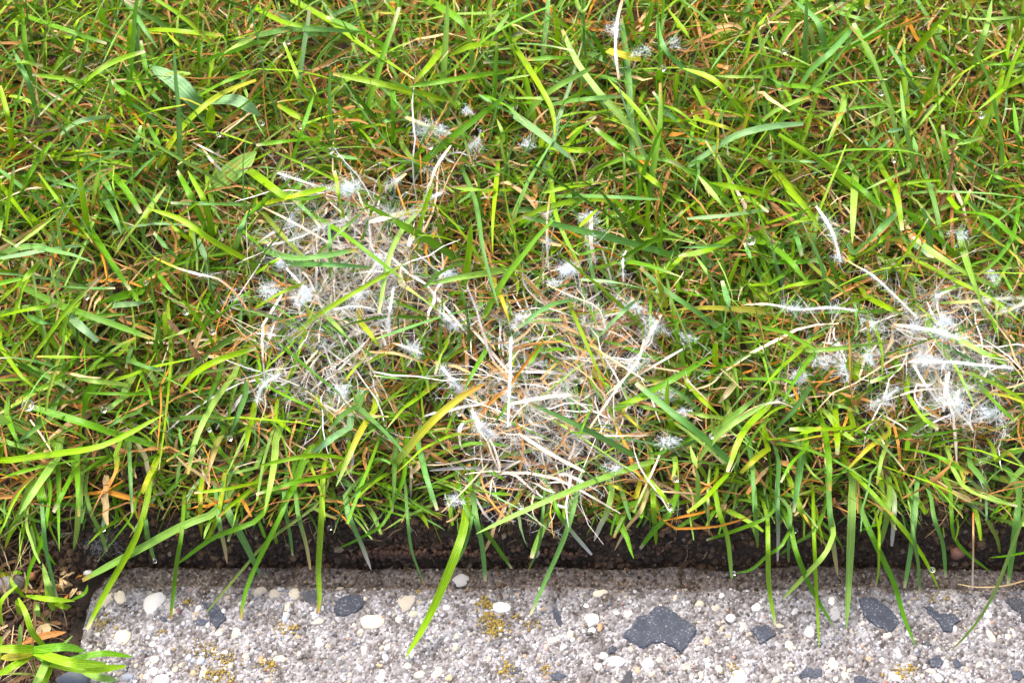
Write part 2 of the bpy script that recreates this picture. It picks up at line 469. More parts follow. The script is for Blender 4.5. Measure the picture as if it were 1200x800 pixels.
def soil_crumbs():
    n = 26000
    x = rng.uniform(-0.39, 0.39, n); y = 0.006 + rng.beta(1.3, 2.2, n) * 0.06
    far = rng.random(n) < 0.16
    x = np.where(far, rng.uniform(-0.34, -0.2, n), x); y = np.where(far, rng.uniform(-0.08, 0.03, n), y)
    keep = ~((x > -0.197) & (y < 0.013))
    x, y = x[keep], y[keep]
    R = 0.0004 + 0.0018 * rng.random(len(x)) ** 4 + 0.0004 * rng.random(len(x))
    z = soil_height(x, y) + R * 0.5
    base = np.array([[0.042, 0.026, 0.016], [0.09, 0.053, 0.031], [0.15, 0.09, 0.052], [0.055, 0.036, 0.028], [0.26, 0.19, 0.13]])
    c = base[rng.choice(5, len(x), p=[0.42, 0.33, 0.14, 0.09, 0.02])]
    # worm casts: clusters of round reddish brown pellets against the kerb
    Pc, Rc, Cc = [], [], []
    for cx, cy, m in ((462, 645, 120), (488, 650, 130), (440, 652, 70), (540, 652, 90), (655, 655, 60), (760, 640, 50), (1122, 645, 6)):
        q = unproj(np.array([cx]), np.array([cy]), np.array([0.0]))[0]
        off = rng.normal(0, 1, (m, 3)) * np.array([0.006, 0.0035, 0.0022])
        p = q + off; p[:, 1] = np.maximum(p[:, 1], 0.0165); p[:, 2] = np.maximum(p[:, 2], soil_height(p[:, 0], p[:, 1]) + 0.0004)
        Pc.append(p); Rc.append(rng.uniform(0.0007, 0.0014, m)); Cc.append(np.array([0.12, 0.064, 0.042]) * rng.uniform(0.7, 1.3, (m, 1)))
    # crumbs spilt on the kerb's rear band
    m = 700; sx = rng.uniform(KX0 + 0.01, 0.34, m); sy = 0.0125 - rng.gamma(1.3, 0.0035, m)
    sx = sx + (fbm(sx * 30, sy * 0, 91) - 0.47) * 0.05; sz = kerb_height(sx, sy); k = sz > -0.01
    Pc.append(np.stack([sx, sy, sz + 0.0002], -1)[k]); Rc.append((0.0003 + 0.0008 * rng.random(m) ** 2)[k]); Cc.append((np.array([0.07, 0.045, 0.028]) * rng.uniform(0.5, 1.6, (m, 1)))[k])
    # larger clods
    m = 130; sx = rng.uniform(-0.33, 0.33, m); sy = rng.uniform(0.016, 0.034, m)
    Pc.append(np.stack([sx, sy, soil_height(sx, sy) + 0.0006], -1)); Rc.append(rng.uniform(0.0014, 0.0034, m)); Cc.append(np.array([0.060, 0.036, 0.022]) * rng.uniform(0.6, 1.5, (m, 1)))
    P = np.vstack([np.stack([x, y, z], -1)] + Pc); R = np.concatenate([R] + Rc); c = np.vstack([c] + Cc)
    V, F, C = lumps(P, R, c, 0.85)
    o = new_obj('soil_crumbs', raw_mesh('soil_crumbs', V, F, C, smooth=False), M_GRAIN, soil)
    o['kind'] = 'stuff'
soil_crumbs()

def rootlets():
    # fine torn roots and straw scraps in the cut soil face
    n = 420
    x = rng.uniform(-0.30, 0.30, n); y = rng.uniform(0.015, 0.036, n)
    far = rng.random(n) < 0.35
    x = np.where(far, rng.uniform(-0.32, -0.205, n), x); y = np.where(far, rng.uniform(-0.07, 0.04, n), y)
    S = 7; s = np.linspace(0, 1, S)
    az = rng.uniform(0, 6.28, n); L_ = rng.gamma(2.5, 0.0045, n)
    C = np.zeros((n, S, 3)); C[:, 0, 0] = x; C[:, 0, 1] = y
    for i in range(1, S):
        az = az + rng.normal(0, 0.45, n)
        C[:, i, 0] = C[:, i - 1, 0] + np.cos(az) * L_ / (S - 1); C[:, i, 1] = C[:, i - 1, 1] + np.sin(az) * L_ / (S - 1) * 0.7
    C[..., 1] = np.where(C[..., 0] > -0.2, np.maximum(C[..., 1], 0.0135), C[..., 1])
    C[..., 2] = soil_height(C[..., 0], C[..., 1]) + 0.0012 + rng.random((n, 1)) * 0.002
    W = np.repeat(rng.choice([0.0003, 0.0006, 0.0013], n, p=[0.6, 0.3, 0.1])[:, None], S, 1) * np.interp(s, [0, 1], [1, 0.5])
    c = np.array([(0.20, 0.11, 0.055), (0.36, 0.24, 0.13), (0.10, 0.055, 0.03), (0.50, 0.38, 0.24)])[rng.choice(4, n, p=[.4, .25, .2, .15])]
    V, F, cc, B = ribbons(C, W, rng.normal(0, 0.5, n), np.full(n, 0.5), np.repeat(c[:, None], S, 1), rng.random(n))
    o = new_obj('rootlets', raw_mesh('rootlets', V, F, cc, B), M_STRAW, soil); o['kind'] = 'stuff'
rootlets()

# ------------------------------------------------------------------ the kerb stone
def make_kerb():
    e = tag(new_obj('kerb_stone', None, loc=(KX0, 0, 0)), 'weathered grey concrete kerb stone with exposed pebbles and dark chips, rounded left end', 'kerb')
    xs = np.arange(KX0 - 0.002, KX1 + 0.002, 0.0011); ys = np.concatenate([np.arange(KY0 - 0.002, -0.05, 0.003), np.arange(-0.05, KY1 + 0.004, 0.0009)])
    X, Y = np.meshgrid(xs, ys)
    Z = kerb_height(X, Y)
    V = np.stack([X - KX0, Y, Z], -1).reshape(-1, 3)
    nx, ny = len(xs), len(ys)
    i = (np.arange(ny - 1)[:, None] * nx + np.arange(nx - 1)[None, :]).ravel()
    F = np.stack([i, i + 1, i + nx + 1, i + nx], 1)
    new_obj('slab', raw_mesh('kerb_slab', V, F), M_CONC, e)
    return e
kerb = make_kerb()

CHIPS = [  # outlines of the dark stone chips, tile pixels
 ('32', '508,580 560,530 590,490 650,465 685,430 735,450 765,470 790,495 850,525 868,550 850,590 820,630 795,662 760,635 700,610 650,615 615,640 570,615', 'large angular slate-blue chip'),
 ('31', '362,455 385,405 440,385 505,390 512,425 480,465 410,490 375,480', 'oval slate-blue chip'),
 ('31', '212,380 240,362 285,365 300,395 300,435 265,440 230,415', None),
 ('30', '945,425 1010,425 1050,470 1062,505 1015,548 985,515 975,460', None),
 ('30', '902,512 930,495 975,505 980,525 930,530', None),
 ('32', '190,440 215,455 240,530 225,540 195,490', 'thin dark sliver'),
 ('32', '450,640 470,620 492,635 480,665 455,662', None),
 ('32', '510,790 540,740 565,745 560,810 515,815', None),
 ('32', '180,765 210,742 255,765 230,792 195,788', None),
 ('32', '1115,550 1150,530 1200,528 1235,575 1200,600 1165,620 1150,590', None),
 ('33', '425,410 445,398 500,402 560,440 610,500 625,525 570,562 500,530 445,480', 'leaf-shaped slate-blue chip'),
 ('33', '725,440 760,440 800,475 870,475 905,510 870,530 860,560 820,560 800,520 760,480', 'bow-shaped dark grey chip'),
 ('33', '1105,410 1140,395 1200,420 1240,450 1230,510 1190,520 1190,480 1130,440', None),
 ('33', '748,690 800,668 825,705 800,732 760,725', None),
 ('33', '860,690 880,680 910,715 890,732 868,715', None),
 ('33', '145,760 180,720 215,735 250,730 255,765 220,780 190,770 150,778', None),
 ('33', '405,770 440,765 520,800 480,830 400,820', None),
 ('33', '720,615 745,602 768,620 745,635', None),
 ('33', '1140,745 1180,740 1200,770 1170,790 1145,780', None),
 ('31', '1045,540 1065,528 1085,545 1070,558', None),
 ('31', '1170,730 1200,725 1230,755 1200,765', None),
 ('30', '745,495 765,485 790,510 765,515', None),
 ('32', '-10,735 25,722 40,745 10,755', None),
]
def make_chip(tile, s, label, k):
    P = tile_pts(tile, s)
    Q = []
    for a, b in zip(P, np.roll(P, -1, 0)):        # break up the straight sides
        for t in (0.0, 0.2, 0.4, 0.6, 0.8):
            Q.append(a * (1 - t) + b * t + rng.normal(0, 0.55 if t else 0.2, 2))
    Q = np.array(Q)
    W = unproj(Q[:, 0], Q[:, 1], np.zeros(len(Q)))
    c = W.mean(0); n = len(W)
    tz = 0.0007 + rng.uniform(0, 0.0003)
    tilt = rng.normal(0, 0.012, 2)
    rings = []
    for f, z in ((1.0, -0.003), (1.0, tz - 0.0005), (0.93, tz), (0.6, tz), (0.25, tz)):
        r = c + (W - c) * f
        r[:, 2] = z + (r[:, :2] - c[:2]) @ tilt
        rings.append(r)
    V = np.vstack(rings + [c[None] * [1, 1, 0] + [[0, 0, tz]]]) - c * [1, 1, 0]
    F = []
    for k2 in range(4):
        for i in range(n):
            j = (i + 1) % n
            F += [[k2 * n + i, k2 * n + j, (k2 + 1) * n + j], [k2 * n + i, (k2 + 1) * n + j, (k2 + 1) * n + i]]
    for i in range(n):
        F.append([4 * n + i, 4 * n + (i + 1) % n, 5 * n])
    o = new_obj('stone_chip', raw_mesh('stone_chip', V, F, smooth=False), M_SLATE, kerb, (c[0] - KX0, c[1], 0))
    g = rng.uniform(0.8, 1.2)
    o.color = (0.045 * g, 0.053 * g, 0.075 * g, 1) if k % 5 != 2 else (0.062 * g, 0.064 * g, 0.075 * g, 1)
    if label: o['label'] = label
for k, (t, s, l) in enumerate(CHIPS): make_chip(t, s, l, k)

WHT, CRM, BEI, TAN, ORG, GRY, BLG = (0.58, 0.57, 0.54), (0.50, 0.45, 0.35), (0.37, 0.33, 0.27), (0.34, 0.26, 0.17), (0.50, 0.26, 0.13), (0.40, 0.39, 0.39), (0.30, 0.33, 0.40)
PEBBLES = {
 '30': [(722,425,55,52,WHT),(565,397,27,35,CRM),(495,405,42,35,CRM),(570,585,42,42,CRM),(758,790,45,30,WHT),(960,752,25,28,CRM),(712,615,25,20,WHT),(1110,560,26,30,CRM),(722,692,24,18,CRM),(940,697,22,22,BLG),(752,645,14,12,WHT),(820,735,18,16,BEI),(660,765,15,22,TAN),(1150,675,16,16,CRM),(720,745,25,22,WHT),(690,710,12,14,CRM),(850,712,14,14,BEI),(908,750,14,20,TAN),(1025,570,18,14,WHT),(600,655,24,12,BEI),(1160,610,12,18,CRM),(1022,662,14,10,CRM),(1053,655,18,10,WHT),(885,678,12,16,BLG),(835,465,16,18,(0.16,0.09,0.10)),(920,470,16,18,TAN),(510,635,12,10,WHT),(590,770,30,16,BLG)],
 '31': [(175,385,30,28,CRM),(88,385,30,24,BEI),(22,370,35,20,BEI),(280,512,38,16,CRM),(705,425,45,42,BEI),(545,510,55,35,CRM),(735,478,30,18,BEI),(150,440,16,24,CRM),(293,612,22,22,WHT),(110,687,26,16,CRM),(1150,443,50,26,WHT),(890,592,18,14,WHT),(850,750,30,28,CRM),(768,760,26,18,CRM),(905,775,18,16,TAN),(715,715,18,22,CRM),(615,632,17,16,WHT),(1090,690,16,20,BEI),(585,775,22,28,GRY),(505,640,16,20,WHT),(60,792,16,12,TAN),(25,690,14,20,ORG),(135,495,18,22,BLG),(335,625,14,12,TAN),(940,580,14,16,CRM),(910,740,12,14,BLG),(580,718,20,10,TAN),(390,357,20,12,BEI),(955,300,45,30,GRY),(490,560,14,12,CRM),(605,685,18,22,BLG)],
 '32': [(373,505,38,30,WHT),(413,540,15,20,ORG),(415,378,38,18,CRM),(542,478,24,20,CRM),(192,597,26,20,CRM),(272,572,18,20,CRM),(283,598,14,14,GRY),(472,697,62,24,WHT),(635,712,28,28,WHT),(692,692,16,14,CRM),(588,740,18,16,TAN),(880,428,26,22,CRM),(955,450,24,18,BEI),(1075,538,22,26,CRM),(1145,445,22,22,WHT),(1025,495,26,22,WHT),(490,470,18,14,WHT),(843,765,20,18,CRM),(882,765,14,18,CRM),(968,738,18,20,CRM),(915,600,18,24,TAN),(1060,780,50,40,WHT),(405,725,20,20,GRY),(920,715,18,18,GRY),(245,628,14,14,GRY),(128,665,12,10,CRM),(150,455,16,12,TAN),(985,545,14,14,TAN),(810,725,16,16,BEI),(1095,712,14,12,CRM),(1022,718,18,14,BEI),(655,760,20,12,BEI),(240,455,16,14,GRY),(160,632,14,16,(0.40,0.27,0.24))],
 '33': [(312,472,26,34,GRY),(195,562,28,26,WHT),(100,625,24,28,CRM),(560,580,24,14,CRM),(57,532,18,12,CRM),(305,708,30,28,CRM),(360,765,18,20,CRM),(38,785,22,16,CRM),(80,720,16,14,CRM),(105,712,16,12,BEI),(600,770,34,24,WHT),(800,780,22,18,WHT),(532,687,16,18,WHT),(1142,548,16,16,CRM),(1138,580,12,12,TAN),(1045,585,18,30,CRM),(1030,480,22,16,WHT),(992,712,22,12,CRM),(990,788,16,14,WHT),(318,780,14,14,CRM),(770,745,26,18,BEI),(615,670,14,16,WHT),(725,765,14,12,BEI),(130,785,14,12,CRM),(275,722,12,10,CRM),(1028,518,20,16,GRY),(390,555,12,16,BEI),(125,465,20,18,GRY),(800,645,12,14,CRM),(295,415,24,22,WHT)],
}
PEB_MESH = []
for k in range(10):
    D = ICO2.copy()
    f = 1 + 0.16 * np.sin(D @ rng.normal(0, 2.2, 3) + rng.uniform(0, 6)) + 0.10 * np.sin(D @ rng.normal(0, 4, 3) + rng.uniform(0, 6)) + rng.uniform(-0.05, 0.05, len(D))
    D = D * f[:, None]
    me = raw_mesh('pebble', D, ICO2F); me.materials.append(M_PEBBLE); PEB_MESH.append(me)
def make_pebble(px, py, rx, ry, col, k):
    c = unproj(np.array([px]), np.array([py]), np.array([0.0]))[0]
    z = float(max(kerb_height(np.array([c[0]]), np.array([c[1]]))[0], -0.006))
    o = new_obj('pebble', PEB_MESH[k % 10], None, kerb, (c[0] - KX0, c[1], z - 0.0003))
    m = 0.66 * K
    o.scale = (rx * m, ry * m * 1.08, min(rx, ry) * m * 0.20 + 0.0005)
    o.rotation_euler = (rng.normal(0, 0.06), rng.normal(0, 0.06), rng.choice([0, math.pi]) + rng.normal(0, 0.25))
    g = rng.uniform(0.9, 1.1)
    o.color = (col[0] * g, col[1] * g, col[2] * g, 1)
kk = 0
for t, L_ in PEBBLES.items():
    for x, y, rx, ry, c in L_:
        make_pebble(300 * int(t[1]) + x / 4, 600 + y / 4, rx / 4, ry / 4, c, kk); kk += 1
for k in range(120):                                # further small stones
    px, py = rng.uniform(100, 1200), rng.uniform(695, 800)
    r = rng.uniform(2.2, 3.8)
    make_pebble(px, py, r * rng.uniform(0.8, 1.3), r * rng.uniform(0.8, 1.2), [WHT, CRM, BEI, TAN, GRY, BLG][rng.choice(6, p=[.25, .27, .18, .1, .14, .06])], kk); kk += 1

def in_chip(x, y):
    r = np.zeros(len(x), bool)
    for t, s, _ in CHIPS:
        P = tile_pts(t, s); W = unproj(P[:, 0], P[:, 1], np.zeros(len(P)))
        c = np.zeros(len(x), bool)
        for a, b in zip(W, np.roll(W, -1, 0)):
            hit = ((a[1] > y) != (b[1] > y)) & (x < (b[0] - a[0]) * (y - a[1]) / (b[1] - a[1] + 1e-12) + a[0])
            c ^= hit
        r |= c
    return r

def kerb_grit():
    n = 12000
    x = rng.uniform(KX0 + 0.002, 0.34, n); y = rng.uniform(-0.076, 0.0115, n)
    z = kerb_height(x, y); ok = (z > -0.012) & ~in_chip(x, y)
    x, y, z = x[ok], y[ok], z[ok]
    R = 0.00035 + 0.00095 * rng.random(len(x)) ** 2.2
    base = np.array([[0.42, 0.415, 0.43], [0.285, 0.28, 0.29], [0.21, 0.205, 0.207], [0.33, 0.29, 0.235], [0.16, 0.13, 0.115], [0.15, 0.16, 0.19], [0.32, 0.20, 0.15], [0.07, 0.065, 0.065]])
    c = base[rng.choice(8, len(x), p=[.25, .27, .19, .11, .07, .05, .02, .04])] * rng.uniform(0.85, 1.1, (len(x), 1))
    back = y > 0.0005
    c[back] *= np.array([0.50, 0.42, 0.34]) * rng.uniform(0.7, 1.5, (back.sum(), 1))
    P = np.stack([x - KX0, y, z - R * 0.18], -1)
    V, F, C = lumps(P, R, c, 0.6, 0.25)
    o = new_obj('grit', raw_mesh('grit', V, F, C), M_GRAIN, kerb); o['kind'] = 'stuff'
    # crusts of yellow lichen
    S = [(568,707,9,6,150),(579,735,13,10,330),(572,722,8,6,90),(330,735,8,8,60),(318,780,10,8,90),(120,728,14,8,110),(222,705,8,5,40),(255,790,24,10,260),(262,770,16,8,120),(240,760,20,8,70),(595,785,12,8,120),(640,785,7,8,60),(622,732,8,5,40),(605,722,6,5,30),(1060,787,14,7,120),(1100,700,22,5,50),(345,737,5,6,30),(190,742,9,5,20),(488,693,4,3,16),(860,785,10,8,40)]
    Pp, Rr = [], []
    for cx, cy, sx, sy, m in S:
        m = int(m * 0.7)
        px, py = rng.normal(cx, sx * 0.6, m), rng.normal(cy, sy * 0.6, m)
        q = unproj(px, py, np.zeros(m)); q[:, 2] = np.maximum(kerb_height(q[:, 0], q[:, 1]), -0.005) + 0.0003
        Pp.append(q); Rr.append(0.0002 + 0.0006 * rng.random(m) ** 2)
    P = np.vstack(Pp); R = np.concatenate(Rr); P[:, 0] -= KX0
    c = np.array([0.29, 0.205, 0.045]) * rng.uniform(0.5, 1.25, (len(P), 1))
    V, F, C = lumps(P, R, c, 0.35, 0.3)
    o = new_obj('lichen', raw_mesh('lichen', V, F, C), M_GRAIN, kerb); o['kind'] = 'stuff'; o['label'] = 'crusts of yellow lichen'
kerb_grit()

# loose stones in the soil beside the kerb
def loose_stone(px, py, z, rx, ry, rz, col, label, mat=M_PEBBLE):
    c = unproj(np.array([px]), np.array([py]), np.array([z]))[0]
    D = ICO2 * (1 + 0.14 * np.sin(ICO2 @ rng.normal(0, 2.5, 3)) + rng.uniform(-0.06, 0.06, len(ICO2)))[:, None]
    m = 0.66 * K
    o = new_obj('stone', raw_mesh('stone', D * np.array([rx * m, ry * m, rz]), ICO2F), mat, None, c)
    o.color = (*col, 1)
    tag(o, label, 'stone', 'stones in the soil')
loose_stone(8, 684, 0.001, 26, 14, 0.006, (0.33, 0.31, 0.30), 'rough grey stone half buried at the left edge above the corner tuft')
loose_stone(88, 797, -0.004, 20, 12, 0.007, (0.16, 0.18, 0.22), 'blue-grey stone in the soil just left of the kerb at bottom left')
loose_stone(38, 675, 0.006, 5, 5, 0.002, (0.35, 0.15, 0.07), 'small orange-brown stone in soil at left near the seedling')
loose_stone(1122, 648, 0.004, 9, 8, 0.003, (0.20, 0.10, 0.07), 'reddish-brown stone in the dark soil right of centre above the kerb')
loose_stone(104, 672, 0.004, 7, 4, 0.002, (0.6, 0.58, 0.55), 'small whitish stone at the tip of the blade by the rounded kerb corner')
loose_stone(628, 649, 0.004, 5, 5, 0.002, (0.42, 0.36, 0.30), 'small beige stone in the soil above the middle of the kerb')
# ------------------------------------------------------------------ grass
PAL = {'g': (0.106, 0.285, 0.003), 'l': (0.220, 0.405, 0.003), 'b': (0.120, 0.295, 0.060), 'd': (0.052, 0.155, 0.006),
       'y': (0.36, 0.35, 0.02), 'p': (0.25, 0.44, 0.075), 'v': (0.17, 0.24, 0.03), 's': (0.56, 0.41, 0.22),
       'w': (0.74, 0.67, 0.58), 'o': (0.46, 0.19, 0.035), 'n': (0.28, 0.13, 0.05), 'f': (0.21, 0.39, 0.17)}
PALV = {k: np.array(v) for k, v in PAL.items()}

def blade_mesh(P, W0, colspec, mode, n=14, flat=False, foot=True):
    """P traced pixels root->tip; returns mesh relative to its root, and the root point"""
    q = resample(P, n)
    s = np.linspace(0, 1, n)
    j = rng.uniform(-0.005, 0.005)
    if mode == 'h':   zz = np.interp(s, [0, 0.3, 1], [0.040, 0.045, 0.012])
    elif mode == 'k': zz = np.interp(s, [0, 0.25, 0.7, 1], [0.040, 0.045, 0.014, 0.0045])
    elif mode == 'u': zz = np.interp(s, [0, 1], [0.034, 0.080 + j])
    elif mode == 'c': zz = np.interp(s, [0, 0.5, 1], [0.006, 0.020, 0.008])
    elif mode == 't': zz = np.interp(s, [0, 0.5, 1], [0.058, 0.070 + j, 0.062 + j])
    elif mode == 'm': zz = np.interp(s, [0, 0.5, 1], [0.040, 0.050, 0.044]) + j
    elif mode == 'r': zz = np.full(n, 0.0045) + np.interp(s, [0, 0.5, 1], [-0.0005, 0.0015, 0.0]) 
    else:             zz = np.interp(s, [0, 0.55, 1], [0.044, 0.069 + j, 0.064 + j])
    C = unproj(q[:, 0], q[:, 1], zz)
    wpx = W0 / 4.0
    depth = (C - CAM) @ FWD
    tipkind = rng.random()
    prof = np.interp(s, [0, 0.15, 0.5, 0.85, 0.96, 1], [0.75, 0.9, 1.0, 0.85, 0.62, 0.50] if tipkind < 0.55 and not flat else [0.8, 0.95, 1.0, 0.74, 0.42, 0.10])
    if flat: prof = np.interp(s, [0, 0.1, 0.9, 1], [0.6, 1, 1, 0.7]) * (1 + 0.12 * np.sin(s * 21 + j * 900))
    W = wpx * K * depth * prof * 0.95
    # the hidden foot bends down into the sward
    if foot and mode in 'hkaum':
        foot = C[0] + np.array([rng.normal(0, 0.004), 0.002 if mode == 'u' else 0.018, 0]); foot[2] = max(0.020, C[0][2] - 0.014)
        mid = (foot + C[0]) / 2 + np.array([0, 0.001, 0.002])
        C = resample(np.vstack([foot, mid, C]), len(C) + 2); W = np.concatenate([[W[0] * 0.7, W[0] * 0.85], W]); s = np.concatenate([[0, 0], s])
    parts = colspec.split('>')
    ks = np.linspace(0, 1, len(parts))
    cols = np.stack([np.interp(s, ks, [PALV[p][i] for p in parts]) for i in range(3)], 1) if len(parts) > 1 else np.tile(PALV[parts[0]], (len(s), 1))
    cols = cols * rng.uniform(0.88, 1.14) * np.array([rng.uniform(0.92, 1.1), 1, rng.uniform(0.8, 1.2)])
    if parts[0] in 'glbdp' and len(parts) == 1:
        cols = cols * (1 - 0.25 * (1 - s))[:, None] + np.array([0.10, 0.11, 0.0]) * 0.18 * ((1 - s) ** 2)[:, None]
        if tipkind < 0.55:
            tip = np.array([0.62, 0.54, 0.36]) if rng.random() < 0.6 else np.array([0.48, 0.26, 0.07])
            f = np.clip((s - 0.965) / 0.035, 0, 1)[:, None] * 0.85
            cols = cols * (1 - f) + tip * f
    c0 = C[0].copy()
    V, F, cc, bl = ribbons((C - c0)[None], W[None], np.array([rng.normal(0, 0.30)]), np.array([rng.uniform(0.15, 0.5)]), cols[None], np.array([rng.random()]), np.array([rng.normal(0, 0.5)]))
    return raw_mesh('grass_blade', V, F, cc, bl), c0

lawn = tag(new_obj('lawn', None), 'overgrown wet green lawn with patches of dead mouldy grass', 'lawn', kind='structure')

